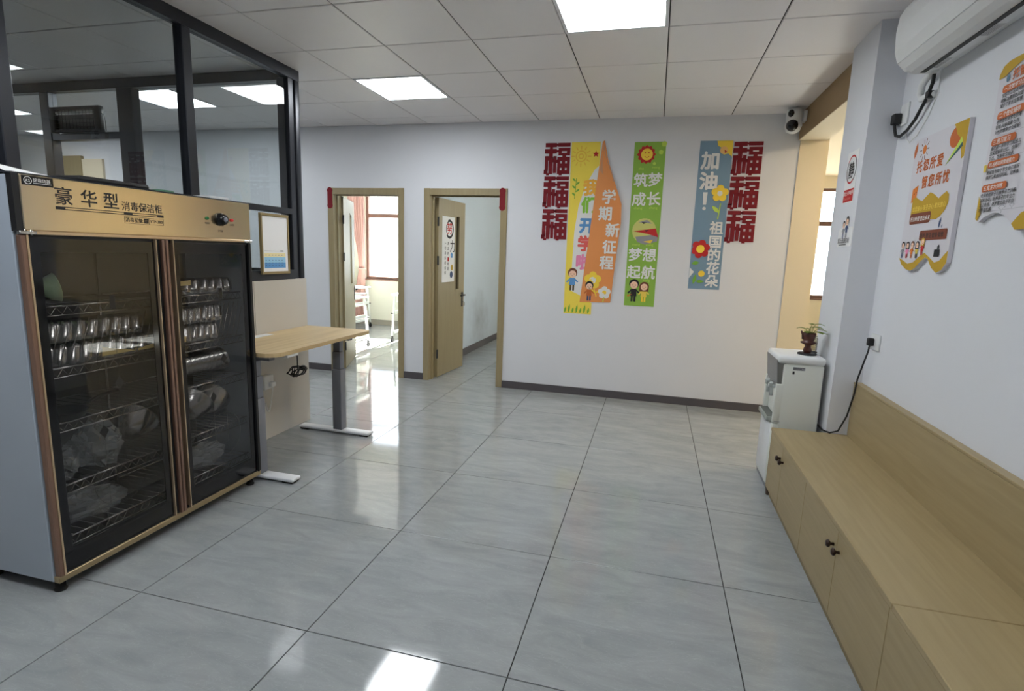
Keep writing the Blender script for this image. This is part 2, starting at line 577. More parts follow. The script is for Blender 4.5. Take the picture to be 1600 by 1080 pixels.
# ceiling -------------------------------------------------------------
ce = struct('ceiling', MB().box(-7.2, XR + .4, -4.6, YW + .02, ZC + .006, ZC + .1), M_TBAR, 'suspended ceiling of square off-white metal panels')
CX0, CY0, CSX, CSY = -0.447, 1.273, 0.6031, 0.6064
LIGHTS = {(0, 2): 'bright square ceiling light panel nearest the two doors', (3, 0): 'bright square ceiling light panel cut by the top edge of the photo',
          (-4, 2): 'square ceiling light panel behind the glass of the office', (0, -4): 'added unseen ceiling light panel behind the viewer above the cabinet side',  # the last one is added fill light, out of view
          (3, -4): 'added unseen ceiling light panel behind the viewer near the bench side', (-9, -2): 'added square ceiling light panel deep in the office', (-8, 2): 'added square ceiling light panel at the far left of the office'}  # panels behind the viewer, deep and far left in office: added fill
gx, gy = 0.004, 0.004
cm_cache = {}
for i in range(-11, 7):
    for j in range(-9, 5):
        if (i, j) in LIGHTS:
            continue
        x0, x1 = CX0 + i * CSX + gx, CX0 + (i + 1) * CSX - gx
        y0, y1 = CY0 + j * CSY + gy, CY0 + (j + 1) * CSY - gy
        if x0 < -7.0 or y0 < -4.4:
            continue
        x1 = min(x1, XR + .0)
        y1 = min(y1, YW)
        if x1 - x0 < .01:
            continue
        w, d = round(x1 - x0, 4), round(y1 - y0, 4)
        if (w, d) not in cm_cache:
            e = .004
            mb = MB()
            mb.add([(0, 0, .006), (w, 0, .006), (w, d, .006), (0, d, .006), (0, 0, .003), (w, 0, .003), (w, d, .003), (0, d, .003), (e, e, 0), (w - e, e, 0), (w - e, d - e, 0), (e, d - e, 0)],
                   [(0, 1, 5, 4), (1, 2, 6, 5), (2, 3, 7, 6), (3, 0, 4, 7), (4, 5, 9, 8), (5, 6, 10, 9), (6, 7, 11, 10), (7, 4, 8, 11), (8, 9, 10, 11)])
            cm_cache[(w, d)] = mb.mesh('ceiling_panel', M_CEIL)
        o = bpy.data.objects.new('ceiling_panel', cm_cache[(w, d)])
        C.objects.link(o)
        o.parent = ce
        o.location = (x0, y0, ZC)
M_LIGHT = mat('light_diffuser', (255, 255, 255), 0.5, var=0.0, emit=(0.93, 0.97, 1.0, PANEL))
for (i, j), lab in LIGHTS.items():
    x0, y0 = CX0 + i * CSX + .003, CY0 + j * CSY + .003
    t = thing('ceiling_light', lab, 'ceiling light', (x0 + .3, y0 + .3, ZC - .004), 'square ceiling light panels')
    w = CSX - .006
    mb = MB()
    for a in ((x0, x0 + w, y0, y0 + .02), (x0, x0 + w, y0 + w - .02, y0 + w), (x0, x0 + .02, y0 + .02, y0 + w - .02), (x0 + w - .02, x0 + w, y0 + .02, y0 + w - .02)):
        mb.box(a[0], a[1], a[2], a[3], ZC - .004, ZC + .005)
    part('frame', mb, M_WHITEM, t)
    part('diffuser', MB().box(x0 + .02, x0 + w - .02, y0 + .02, y0 + w - .02, ZC - .001, ZC + .004), M_LIGHT, t)

# walls ---------------------------------------------------------------
D1 = (-1.62, -0.752)     # structural opening of left doorway
D2 = (-0.442, 0.42)
DZ = 2.082
mb = MB()
for a, b in ((-7.0, D1[0]), (D1[1], D2[0]), (D2[1], 3.17)):
    mb.box(a, b, YW, YW + WT, 0, ZC + .05)
for a, b in (D1, D2):
    mb.box(a, b, YW, YW + WT, DZ, ZC + .05)
struct('wall_back', mb, M_WALL, 'white back wall with two doorways')
struct('wall_right', MB().box(XR, XR + .2, -4.6, 1.975, 0, ZC + .05), M_WALL, 'white right wall above the long bench')
struct('wall_column', MB().box(3.085, 3.45, 1.975, 2.41, 0, ZC + .05), M_WALL, 'white column beside the water dispenser')
struct('wall_beam', MB().box(3.155, 3.39, 2.41, YW, 2.55, ZC + .05), mat('brown_beam_shade', (156, 130, 92), .6), 'beam over the corridor opening, its shade painted in as brown')  # the shade on the face is put into the brown
struct('soffit', MB().box(3.156, 3.389, 2.411, YW - .013, 2.545, 2.5495), M_CREAM, None, bpy.data.objects['wall_beam'])  # cream slab paints in the light on the beam's underside
struct('wall_jamb', MB().box(3.17, 3.39, YW - .012, YW + WT, 0, 2.55), M_CREAM, 'cream end of the back wall at the corridor opening')
struct('wall_rear', MB().box(-7.0, XR + .2, -4.6, -4.4, 0, ZC + .05), M_WALL)
struct('wall_office', MB().box(-7.2, -7.0, -4.6, YW + .2, 0, ZC + .05), M_WALL)
# corridor behind the opening
struct('wall_corridor', MB().box(3.39, 3.45, YW + WT, YE, 0, 2.8).box(6.0, 6.2, 1.0, YE, 0, 2.8).box(3.45, 6.2, 0.9, 1.0, 0, 2.8), M_CREAM, 'cream corridor walls')
struct('ceiling_corridor', MB().box(3.39, 6.2, 1.0, YE, ZC, ZC + .1), M_CREAM)
# rooms behind the doors
M_CLASSW = mat('pale_green_wall', (232, 231, 216), 0.75, var=0.02, scale=2)
struct('wall_classroom', MB().box(-4.8, -4.6, YW + WT, YE, 0, 2.9), M_CLASSW)
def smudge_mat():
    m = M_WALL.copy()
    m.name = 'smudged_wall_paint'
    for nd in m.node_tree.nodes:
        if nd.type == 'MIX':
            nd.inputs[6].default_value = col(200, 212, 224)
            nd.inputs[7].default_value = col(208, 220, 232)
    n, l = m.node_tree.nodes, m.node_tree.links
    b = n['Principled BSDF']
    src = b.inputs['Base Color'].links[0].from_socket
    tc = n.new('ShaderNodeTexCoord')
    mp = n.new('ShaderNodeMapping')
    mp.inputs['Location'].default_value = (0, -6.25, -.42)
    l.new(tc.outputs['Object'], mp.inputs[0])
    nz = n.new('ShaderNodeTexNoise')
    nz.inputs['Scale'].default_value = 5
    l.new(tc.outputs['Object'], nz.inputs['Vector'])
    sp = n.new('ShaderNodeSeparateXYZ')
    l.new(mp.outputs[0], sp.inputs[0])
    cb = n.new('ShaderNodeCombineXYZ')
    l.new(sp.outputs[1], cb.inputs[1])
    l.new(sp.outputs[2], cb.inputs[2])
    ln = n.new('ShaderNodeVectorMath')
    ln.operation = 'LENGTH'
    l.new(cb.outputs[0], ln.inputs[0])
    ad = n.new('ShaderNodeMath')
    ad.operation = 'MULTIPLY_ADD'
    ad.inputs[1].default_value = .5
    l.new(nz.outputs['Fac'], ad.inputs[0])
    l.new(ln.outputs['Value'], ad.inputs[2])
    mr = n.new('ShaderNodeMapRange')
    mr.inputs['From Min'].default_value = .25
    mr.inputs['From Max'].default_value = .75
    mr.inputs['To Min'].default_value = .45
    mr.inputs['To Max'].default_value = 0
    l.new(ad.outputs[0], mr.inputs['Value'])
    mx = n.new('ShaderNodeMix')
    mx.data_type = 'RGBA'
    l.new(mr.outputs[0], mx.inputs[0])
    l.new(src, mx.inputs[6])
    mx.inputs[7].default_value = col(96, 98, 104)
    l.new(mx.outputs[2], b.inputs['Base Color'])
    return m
struct('wall_divider', MB().box(-0.66, -0.56, YW + WT, YE, 0, 2.9), smudge_mat(), 'white wall between the two back rooms, smudged near the floor')
struct('ceiling_rooms', MB().box(-4.8, 3.39, YW + WT, YE, 2.85, 2.95), M_CEIL)
# outer wall with three windows
WINS = ((-3.40, -1.95, .88, 2.50), (2.2, 3.05, .95, 2.50), (4.15, 4.95, .92, 2.60))  # the second is unseen, added and sized for that room's daylight
mb = MB()
xs = [-4.8, -3.40, -1.95, 2.2, 3.05, 4.15, 4.95, 6.2]
for k in range(0, 8, 2):
    mb.box(xs[k], xs[k + 1], YE, YE + .2, 0, 2.95)
for a, b, z0, z1 in WINS:
    mb.box(a, b, YE, YE + .2, 0, z0)
    mb.box(a, b, YE, YE + .2, z1, 2.95)
struct('wall_outer', mb, M_CLASSW)
mb = MB().box(3.45, 6.0, YE - .01, YE - .0005, 0, .92).box(3.45, 6.0, YE - .01, YE - .0005, 2.60, ZC).box(3.45, 4.15, YE - .01, YE - .0005, .92, 2.6).box(4.95, 6.0, YE - .01, YE - .0005, .92, 2.6)
struct('wall_corridor_end', mb, M_CREAM)
for k, (a, b, z0, z1) in enumerate(WINS):
    w = bpy.data.objects.new('window_%d' % (k + 1), None)
    C.objects.link(w)
    w['kind'] = 'structure'
    w['label'] = ['brown framed window of the classroom, seen through the left doorway', 'brown framed unseen window added to light the second back room', 'brown framed window at the end of the cream corridor'][k]
    w.location = ((a + b) / 2, YE, z0)
    ORIG[w.name] = Vector(w.location)
    fr = .05
    y0, y1 = YE + .03, YE + .09
    mb = MB().box(a, b, y0, y1, z0, z0 + fr).box(a, b, y0, y1, z1 - fr, z1).box(a, a + fr, y0, y1, z0 + fr, z1 - fr).box(b - fr, b, y0, y1, z0 + fr, z1 - fr)
    part('window_frame', mb, M_BROWNF, w)
    part('transom_bar', MB().box(a + fr, b - fr, y0, y1, 2.035, 2.105), M_BROWNF, w)
    xm = (a + b) / 2 + (.15 if b - a > 1 else .26)
    part('mullion', MB().box(xm - .03, xm + .03, y0, y1, z0 + fr, 2.035), M_BROWNF, w)
    for (p, q, r, s) in ((a + fr, xm - .03, z0 + fr, 2.035), (xm + .03, b - fr, z0 + fr, 2.035), (a + fr, b - fr, 2.105, z1 - fr)):
        part('pane', MB().box(p, q, y0 + .025, y0 + .031, r, s), M_WGLASS, w)
    part('window_sill', MB().box(a - .03, b + .03, YE - .04, YE + .03, z0 - .025, z0), M_BROWNF, w)

# baseboards ----------------------------------------------------------
BH = .078
struct('baseboard_back_1', MB().box(-7, D1[0] - .038, YW - .012, YW, 0, BH), M_BASE)
struct('baseboard_back_2', MB().box(D1[1] + .033, D2[0] - .034, YW - .012, YW, 0, BH), M_BASE)
struct('baseboard_back_3', MB().box(D2[1] + .032, 3.17, YW - .012, YW, 0, BH), M_BASE)
struct('baseboard_divider', MB().box(-.56, -.548, YW + WT, YE, 0, .1), M_BASE)
struct('baseboard_classroom', MB().box(-4.6, -.66, YE - .012, YE, 0, .1), mat('grey_baseboard', (150, 146, 136), .4))
struct('baseboard_right', MB().box(XR - .012, XR, -4.4, -2.2, 0, BH), M_BASE)

# doorways ------------------------------------------------------------
def doorway(n, op, label):
    d = bpy.data.objects.new('door_%d' % n, None)
    C.objects.link(d)
    d['kind'] = 'structure'
    d['label'] = label
    d.location = ((op[0] + op[1]) / 2, YW, 0)
    ORIG[d.name] = Vector(d.location)
    a, b = op
    for s, x in ((-1, a), (1, b)):
        part('door_casing', MB().rbox(x - .036 if s < 0 else x - .034, x + .034 if s < 0 else x + .036, YW - .014, YW - .0005, 0, 2.118, .003, 1), M_CASE, d)
        part('door_jamb', MB().box(x if s < 0 else x - .03, x + .03 if s < 0 else x, YW, YW + WT + .005, 0, DZ), M_CASE, d)
    part('head_casing', MB().rbox(a + .034, b - .034, YW - .013, YW - .0005, 2.046, 2.117, .003, 1), M_CASE, d)
    part('head_jamb', MB().box(a + .03, b - .03, YW, YW + WT + .005, DZ - .03, DZ), M_CASE, d)
    part('door_stop', MB().box(a + .03, a + .045, YW + .06, YW + .09, 0, DZ - .03).box(b - .045, b - .03, YW + .06, YW + .09, 0, DZ - .03).box(a + .045, b - .045, YW + .06, YW + .09, DZ - .045, DZ - .03), M_CASE, d)
    return d
dr1 = doorway(1, D1, 'wooden door frame of the bright classroom, standing open')
dr2 = doorway(2, D2, 'wooden door frame with its brown door swung inward')

def leaf(parent, hinge, ang, W, poster):
    """door leaf in local x (0..W from hinge) then rotated; front face is local -y"""
    m = Matrix.Translation(Vector((hinge[0], hinge[1], 0))) @ Matrix.Rotation(ang, 4, 'Z')
    lf = part('door_leaf', MB().box(0, .46, -.02, .02, .008, 2.04).box(.56, W, -.02, .02, .008, 2.04).box(.46, .56, -.02, .02, .008, 1.0).box(.46, .56, -.02, .02, 1.87, 2.04).xf(m), M_DOOR, parent)
    mb = MB()
    for a in ((.452, .568, 1.0 - .012, 1.004), (.452, .568, 1.866, 1.882), (.452, .464, 1.004, 1.866), (.556, .568, 1.004, 1.866)):
        mb.box(a[0], a[1], -.024, .024, a[2], a[3])
    part('glass_bead', mb.xf(m), M_CASE, lf)
    part('vision_glass', MB().box(.464, .556, -.004, .004, 1.004, 1.866).xf(m), M_DARKGLASS, lf)
    h = part('lever_handle', MB().rbox(W - .075, W - .035, -.027, -.0195, .78, .96, .003, 1).cyl((W - .055, -.02, .925), (W - .055, -.065, .925), .009, 10).tube([(W - .055, -.062, .925), (W - .10, -.064, .925), (W - .17, -.06, .922)], .009, 8)
             .rbox(W - .075, W - .035, .0195, .027, .78, .96, .003, 1).cyl((W - .055, .02, .925), (W - .055, .065, .925), .009, 10).tube([(W - .055, .062, .925), (W - .17, .06, .922)], .009, 8).xf(m), M_BLACKM, lf)
    part('latch_plate', MB().box(W - .0005, W + .002, -.011, .011, .84, 1.0).box(W, W + .004, -.006, .006, 1.16, 1.24).xf(m), M_GREYM, lf)
    for z in (.28, 1.35, 1.78):
        part('hinge', MB().cyl((-.006, -.022, z - .05), (-.006, -.022, z + .05), .008, 8).box(-.03, .004, -.024, -.0185, z - .05, z + .05).xf(m), M_BLACKM, lf)
    return lf, m
lf2, m2 = leaf(dr2, (-.392, YW + .155), math.atan2(.69, .05), .72, True)
part('key', MB().cyl((.665, -.02, .84), (.665, -.05, .84), .004, 6).rbox(.655, .675, -.056, -.050, .79, .835, .003, 1).xf(m2), M_STEEL, lf2)
# local: x along the leaf, front (towards camera) is local -y
lf1, m1 = leaf(dr1, (-1.588, YW + .158), math.radians(112), .78, False)
# paper calligraphy poster taped on the right hand leaf
ux = (m2.to_3x3() @ Vector((1, 0, 0)))
nn = (m2.to_3x3() @ Vector((0, -1, 0)))
po = m2 @ Vector((.09, -.021, 1.10))
mb = MB()
mb.add([po, po + ux * .33, po + ux * .33 + Vector((0, 0, .75)), po + Vector((0, 0, .75))], [(0, 1, 2, 3)])
mb2 = MB().prism(mb.v, nn * .0012)
ps = single('calligraphy_poster', mb2, M_PAPER, 'white calligraphy poster with a black brush circle on the open brown door', 'poster')
S = Sheet(po + nn * .001, ux, (0, 0, 1), nn)
S.poly(ps, 'printed_brush_circle', ring(.19, .61, .095, .028, 22, -2.4, 2.0) + ring(.19, .61, .09, .012, 10, 2.0, 3.6), I_BLACK)
S.text(ps, '努', .12, .565, .14, I_RED, .02)
S.text(ps, '力', .20, .36, .15, I_BLACK, .01)
for k, ch in enumerate('真正的勇者是'):
    S.text(ps, ch, .135, .43 - .058 * k, .042, I_BLACK, .01)
for k, ch in enumerate('一切美好都值得'):
    S.text(ps, ch, .06, .43 - .056 * k, .042, I_BLACK, .01)
S.poly(ps, 'printed_red_seal', [rect(.14, .18, .24, .285)], I_RED)
S.poly(ps, 'printed_blue_flower', petals(.25, .31, .018, .016, 5), I_BLU)
S.poly(ps, 'printed_yellow_pot', [circ(.26, .165, .032, 12), rect(.24, .28, .165, .2)], I_OCH)
S.poly(ps, 'printed_ink_stone', [circ(.245, .085, .04, 14)], I_NAVY)

# ================================================================== GLASS PARTITION
pt = bpy.data.objects.new('wall_partition', None)
C.objects.link(pt)
pt['kind'] = 'structure'
pt['label'] = 'dark framed office glass partition on a beige base panel'
pt.location = (XP, 0, 0)
ORIG[pt.name] = Vector((XP, 0, 0))
PX0, PX1 = XP - .06, XP
for a, b in ((-4.4, -.75), (-.746, .45), (.454, 1.66), (1.664, 2.27)):
    part('base_panel', MB().rbox(XP - .055, XP + .006, a, b, 0, 1.20, .002, 1), M_PANEL, pt)
part('top_rail', MB().box(PX0, PX1, -4.4, 2.26, 2.705, ZC), M_FRAME, pt)
part('sill_rail', MB().box(PX0, PX1, -4.4, 2.14, 1.20, 1.272), M_FRAME, pt)
for a, b in ((.25, 1.17), (1.235, 2.135)):
    part('mid_rail', MB().box(PX0 + .005, PX1 - .002, a, b, 1.70, 1.742), M_FRAME, pt)
for a, b in ((-1.75, -1.685), (-.76, -.695), (.19, .25), (1.17, 1.235)):
    part('mullion', MB().rbox(PX0 - .003, PX1 + .004, a, b, 1.272, 2.705, .004, 1), M_FRAME, pt)
part('corner_post', MB().rbox(PX0 - .05, PX1 - .008, 2.135, 2.20, 1.2, 2.705, .004, 1).rbox(PX0 - .02, PX1 + .004, 2.20, 2.255, 1.2, 2.705, .006, 2), M_FRAME, pt)
for a, b in ((-1.685, -.76), (-.695, .19), (.25, 1.17), (1.235, 2.135)):
    for z0, z1 in ((1.272, 1.70), (1.742, 2.705)):
        part('glass_pane', MB().box(XP - .034, XP - .028, a, b, z0, z1), M_GLASS, pt)
# return leg of the partition, with the door to the next office
pr = bpy.data.objects.new('wall_partition_return', None)
C.objects.link(pr)
pr['kind'] = 'structure'
pr['label'] = 'dark framed glass partition at the back of the office'
pr.location = (-2.5, 2.2, 0)
ORIG[pr.name] = Vector((-2.5, 2.2, 0))
Y0, Y1 = 2.17, 2.23
part('top_rail', MB().box(-7.0, PX0 - .05, Y0, Y1, 2.70, ZC), M_FRAME, pr)
for a, b in ((-5.6, -5.52), (-3.30, -3.20), (-2.45, -2.29)):
    part('post', MB().rbox(a, b, Y0 - .01, Y1 + .01, 0, 2.70, .004, 1), M_FRAME, pr)
part('door_transom', MB().box(-3.20, -2.45, Y0 - .004, Y1 + .004, 2.30, 2.355), M_FRAME, pr)
for a, b in ((-2.29, PX0 - .05), (-5.52, -3.30), (-7.0, -5.6)):
    part('base_panel', MB().box(a, b, Y0 + .005, Y1 - .005, 0, 1.2), M_PANEL, pr)
    part('sill_rail', MB().box(a, b, Y0, Y1, 1.2, 1.27), M_FRAME, pr)
    part('glass_pane', MB().box(a, b, 2.197, 2.203, 1.27, 2.70), M_GLASS, pr)
part('glass_pane', MB().box(-3.20, -2.45, 2.197, 2.203, 2.355, 2.70), M_GLASS, pr)
# brown door panel seen far behind the glass
d3 = bpy.data.objects.new('door_3', None)
C.objects.link(d3)
d3['kind'] = 'structure'
d3['label'] = 'brown and cream door far behind the office glass'
d3.location = (-5.2, YW, 0)
ORIG[d3.name] = Vector((-5.2, YW, 0))
part('door_panel', MB().box(-5.60, -5.19, YW - .04, YW - .0005, 0, 2.5), M_DOOR, d3)
part('door_leaf', MB().box(-5.19, -4.86, YW - .03, YW - .0005, 0, 2.46), M_CREAM, d3)

# ================================================================== DISINFECTION CABINET
CXF, CXB, CY_0, CY_1, CZ0, CZ1 = -0.28, -0.745, -0.118, 1.078, 0.055, 1.69
cab = thing('disinfection_cabinet', 'tall two-door disinfection cabinet with smoked glass, copper trims and brushed header', 'cabinet', (-.5, .48, 0))
part('side_panel', MB().rbox(CXB, CXF - .03, CY_0, CY_0 + .02, CZ0, CZ1, .003, 1), M_SIDE, cab, 'grey-blue enamelled side')
part('side_panel', MB().rbox(CXB, CXF - .03, CY_1 - .02, CY_1, CZ0, CZ1, .003, 1), M_SIDE, cab)
M_INNER = mat('cabinet_lining', (84, 86, 88), 0.35, 0.6)
part('back_panel', MB().box(CXB, CXB + .012, CY_0 + .02, CY_1 - .02, CZ0 + .02, CZ1 - .02), M_INNER, cab)
part('top_panel', MB().rbox(CXB, CXF - .005, CY_0, CY_1, CZ1 - .012, CZ1 + .002, .003, 1), M_FRAME, cab)
part('inner_ceiling', MB().box(CXB + .012, CXF - .03, CY_0 + .02, CY_1 - .02, 1.47, 1.478), M_INNER, cab)
part('bottom_panel', MB().box(CXB, CXF - .03, CY_0 + .02, CY_1 - .02, CZ0, CZ0 + .02), M_INNER, cab)
part('base_strip', MB().rbox(CXF - .03, CXF, CY_0 + .002, CY_1 - .004, CZ0 - .002, CZ0 + .026, .003, 1), mat('dull_gold', (168, 150, 116), .4, .6), cab)
part('corner_cover', MB().box(CXF - .03, CXF - .002, CY_0, CY_0 + .022, 1.478, CZ1 - .006), M_BLACKM, cab)
hd = part('header_panel', MB().rbox(CXF - .03, CXF + .002, CY_0 + .022, CY_1 - .002, 1.482, CZ1 - .004, .003, 1), M_BRUSH, cab, 'brushed metal header with black lettering')
part('header_lip', MB().rbox(CXF - .03, CXF + .006, CY_0 + .03, CY_1 - .01, 1.468, 1.482, .002, 1), M_GOLD, cab)
for y in (CY_0 + .03, CY_1 - .03):
    part('door_hinge', MB().rbox(CXF - .01, CXF + .01, y - .03, y + .03, 1.469, 1.480, .002, 1).cyl((CXF + .004, y + .012, 1.465), (CXF + .004, y + .012, 1.484), .006, 8), M_STEEL, cab)
for x in (CXF - .045, CXB + .05):
    for y in (CY_0 + .035, CY_1 - .05):
        part('foot', MB().lathe((x, y, 0), [(.022, 0), (.024, .006), (.018, .012), (.018, .055)], 12), M_RUBBER, cab)
# doors: frame, black printed border, smoked glass
M_BORDER = mat('black_printed_border', (13, 13, 16), 0.08)
M_LINEP = mat('black_print', (10, 10, 10), 0.3)
for k, (ya, yb) in enumerate(((CY_0 + .004, .494), (.500, CY_1 - .004))):
    za, zb = .082, 1.466
    dr = part('glass_door', MB().frame(CXF - .024, CXF - .008, ya + .012, yb - .012, za, zb, .013), M_BLACKM, cab)
    x0, x1 = CXF - .022, CXF + .004
    yh = (ya, ya + .024) if k == 0 else (yb - .024, yb)         # hinge side strip
    yo = (yb - .047, yb) if k == 0 else (ya, ya + .047)         # handle side profile
    part('hinge_strip', MB().rbox(x0, x1, yh[0], yh[1], za, zb, .003, 1), M_COPPER if k == 0 else M_BLACKM, dr)
    part('edge_bead', MB().box(x1 - .004, x1 + .003, (yh[1] - .006) if k == 0 else (yh[0] - .001), (yh[1] + .001) if k == 0 else (yh[0] + .006), za, zb), M_GOLD if k == 0 else M_BLACKM, dr)
    part('handle_groove', MB().box(x0, x1 - .016, yo[0] + .006, yo[1] - .014, za, zb), M_DKCOP, dr)
    inner = (yo[0], yo[0] + .006) if k == 0 else (yo[1] - .006, yo[1])
    outer = (yo[1] - .014, yo[1]) if k == 0 else (yo[0], yo[0] + .014)
    part('handle_lip', MB().rbox(x0, x1 + .004, inner[0], inner[1], za, zb, .002, 1), M_GOLD, dr)
    part('handle_lip', MB().rbox(x0, x1 + .006, outer[0], outer[1], za, zb, .003, 1), M_COPPER, dr)
    g0, g1 = (ya + .025, yb - .047) if k == 0 else (ya + .047, yb - .025)
    xg = CXF - .006
    b0, b1 = (g0 + .042, g1 - .036) if k == 0 else (g0 + .034, g1 - .042)
    z0, z1 = .18, 1.402
    mb = MB()
    for r in ((g0, g1, za + .012, z0), (g0, g1, z1, zb - .012), (g0, b0, z0, z1), (b1, g1, z0, z1)):
        mb.box(xg - .004, xg + .0005, r[0], r[1], r[2], r[3])
    part('black_border', mb, M_BORDER, dr)
    part('smoked_pane', MB().box(xg - .004, xg, b0, b1, z0, z1), M_DARKGLASS, dr)
    sh = Sheet((xg, 0, 0), (0, 1, 0), (0, 0, 1), (1, 0, 0))
    yc = (b0 + b1) / 2
    l1, l2 = yc - .05, yc + .04
    pol = [line(l1, .29, l1, .98, .0016), line(l2, .32, l2, 1.20, .0016)]
    pol += [[(l1, .60), (l1 + .022, .63), (l1, .66), (l1 - .022, .63)], [(l2, .80), (l2 + .022, .83), (l2, .86), (l2 - .022, .83)]]
    pol += ring(yc + .01, .40, .125, .0016, 30) + [line(l1 - .05, .235, l1 + .02, .235, .0016), line(l1 - .02, .20, l1 - .02, .27, .0016)]
    pol += [line(l2 - .03, 1.07, l2 + .05, 1.07, .0016), rect(l2 - .012, l2 + .012, 1.16, 1.22)]
    sh.poly(dr, 'printed_pattern', pol, M_LINEP)
# header lettering and controls
H = Sheet((CXF + .002, 0, 0), (0, 1, 0), (0, 0, 1), (1, 0, 0))
for ch, y in (('豪', .020), ('华', .120), ('型', .214)):
    H.text(hd, ch, y, 1.594, .072, I_BLACK, .014)
H.text(hd, '消毒保洁柜', .296, 1.590, .042, I_BLACK, .012, wscale=.97)
H.poly(hd, 'printed_rule', [rect(.022, .504, 1.577, 1.580), rect(.022, .504, 1.568, 1.571), rect(.022, .058, 1.568, 1.580), rect(.305, .345, 1.568, 1.580), rect(.472, .504, 1.568, 1.580)], I_BLACK)
H.poly(hd, 'printed_box', [rect(.305, .502, 1.560, 1.5612), rect(.305, .502, 1.532, 1.5332), rect(.305, .3062, 1.532, 1.5612), rect(.5008, .502, 1.532, 1.5612), rect(.425, .4262, 1.532, 1.5612)], I_BLACK)
H.text(hd, '消毒星级:✡', .309, 1.540, .021, I_BLACK, .005)
H.text(hd, 'YTP-380', .430, 1.540, .019, I_BLACK, 0)
lp = part('logo_plate', MB().rbox(CXF + .0015, CXF + .0035, -.088, .022, 1.648, 1.682, .001, 1), M_BLACK, hd)
HL = Sheet((CXF + .0035, 0, 0), (0, 1, 0), (0, 0, 1), (1, 0, 0))
HL.poly(hd, 'printed_logo_ring', ring(-.068, 1.665, .013, .0025, 18), I_WHITE)
HL.text(hd, 'KS', -.077, 1.6595, .015, I_WHITE, .01)
HL.text(hd, '铭烧烧器', -.051, 1.6625, .0155, I_WHITE, .008)
HL.poly(hd, 'printed_logo_line', [rect(-.05, .014, 1.656, 1.658)], I_WHITE)
kb = part('dial_knob', MB().lathe((CXF + .002, .851, 1.584), [(.034, 0), (.034, .012), (.028, .014), (.026, .034), (.022, .038)], 24, 'X'), M_BLACK, hd)
part('dial_cap', MB().lathe((CXF + .040, .851, 1.584), [(.014, 0), (.012, .003)], 16, 'X'), M_GREYM, kb)
for y, m in ((.764, mat('green_lamp', (30, 120, 60), .3)), (.934, mat('red_lamp', (210, 40, 40), .3))):
    part('indicator_lamp', MB().lathe((CXF + .002, y, 1.585), [(.009, 0), (.009, .005), (.006, .010)], 12, 'X'), m, hd)
for y, t in ((.750, '电源灯'), (.920, '工作灯'), (.835, '定时器')):
    H.text(hd, t, y, 1.556 if t != '定时器' else 1.520, .011, I_BLACK, .01)
# wire shelves
SHELF = (1.185, .93, .70, .43)
XS0, XS1 = CXB + .03, CXF - .06
for bi, (ya, yb) in enumerate(((CY_0 + .035, .485), (.515, CY_1 - .035))):
    for z in SHELF + (.20,):
        mb = MB()
        mb.tube([(XS1, ya, z), (XS1, yb, z)], .004, 6)
        mb.tube([(XS1, ya, z - .038), (XS1, yb, z - .038)], .003, 6)
        mb.tube([(XS0, ya, z), (XS0, yb, z)], .004, 6)
        n = 12
        for i in range(n + 1):
            y = ya + (yb - ya) * i / n
            mb.tube([(XS0, y, z - .004), (XS1, y, z - .004)], .0018, 4)
        zig = [(XS1, ya + (yb - ya) * i / 26, z - (.004 if i % 2 else .034)) for i in range(27)]
        mb.tube(zig, .0017, 4)
        if z == .93:   # slanted plate dividers
            for i in range(15):
                y = ya + .012 + (yb - ya - .03) * i / 14
                mb.tube([(XS1 - .01, y - .02, z + .005), (XS1 - .01, y + .045, z + .20)], .0022, 4)
        part('wire_shelf', mb, M_CHROME, cab)
part('shelf_upright', MB().cyl((XS1, .50, .1), (XS1, .50, 1.46), .006, 8).cyl((XS0, .50, .1), (XS0, .50, 1.46), .006, 8), M_CHROME, cab)

# contents -------------------------------------------------------------
def tray_mesh():
    """a stainless bowl-like dish standing on edge: opening faces +Y, rim in XZ"""
    mb = MB()
    rows = []
    for (s, y) in ((.55, 0.0), (.80, .003), (.93, .012), (1.0, .034), (1.06, .036), (1.06, .038), (.97, .036), (.90, .014), (.55, .004)):
        rows.append([Vector((x * s, y, zz * s)) for x, zz in rrect(-.095, .095, -.058, .058, .030, 4)])
    mb.grid(rows, True, True)
    n = len(rows[0])
    mb.f.append(list(range(n))[::-1]); mb.sm.append(False)
    mb.f.append([(len(rows) - 1) * n + k for k in range(n)]); mb.sm.append(False)
    return mb.mesh('food_tray', M_STEEL)
TRAY = tray_mesh()
def put(name, me, loc, rot, label, cat, group, sc=(1, 1, 1)):
    o = bpy.data.objects.new(name, me)
    C.objects.link(o)
    o.location = loc
    o.rotation_euler = rot
    o.scale = sc
    return tag(o, label, cat, group)
XT = -.40
for k in range(10):
    for t, (z, nm) in enumerate(((1.082, 'upper'), (.984, 'lower'))):
        y = .0 + k * .054 + (.034 if t == 0 else .0)
        if y > .45:
            continue
        put('food_tray', TRAY, (XT, y - .03, z), (math.radians(-27), 0, .75 + random.uniform(-.08, .08)), '%s steel tray from the left in the %s row behind the left glass door' % (ORD[k], nm), 'tray', 'steel trays racked on edge', (.52, .5, .80))
for k in range(7):
    for t, (z, nm) in enumerate(((1.082, 'upper'), (.984, 'lower'))):
        y = .60 + k * .046 + (.03 if t == 0 else 0)
        put('food_tray', TRAY, (XT, y - .02, z), (math.radians(-24), 0, .75 + random.uniform(-.08, .08)), '%s steel tray from the left in the %s row behind the right glass door' % (ORD[k], nm), 'tray', 'steel trays racked on edge', (.48, .45, .78))
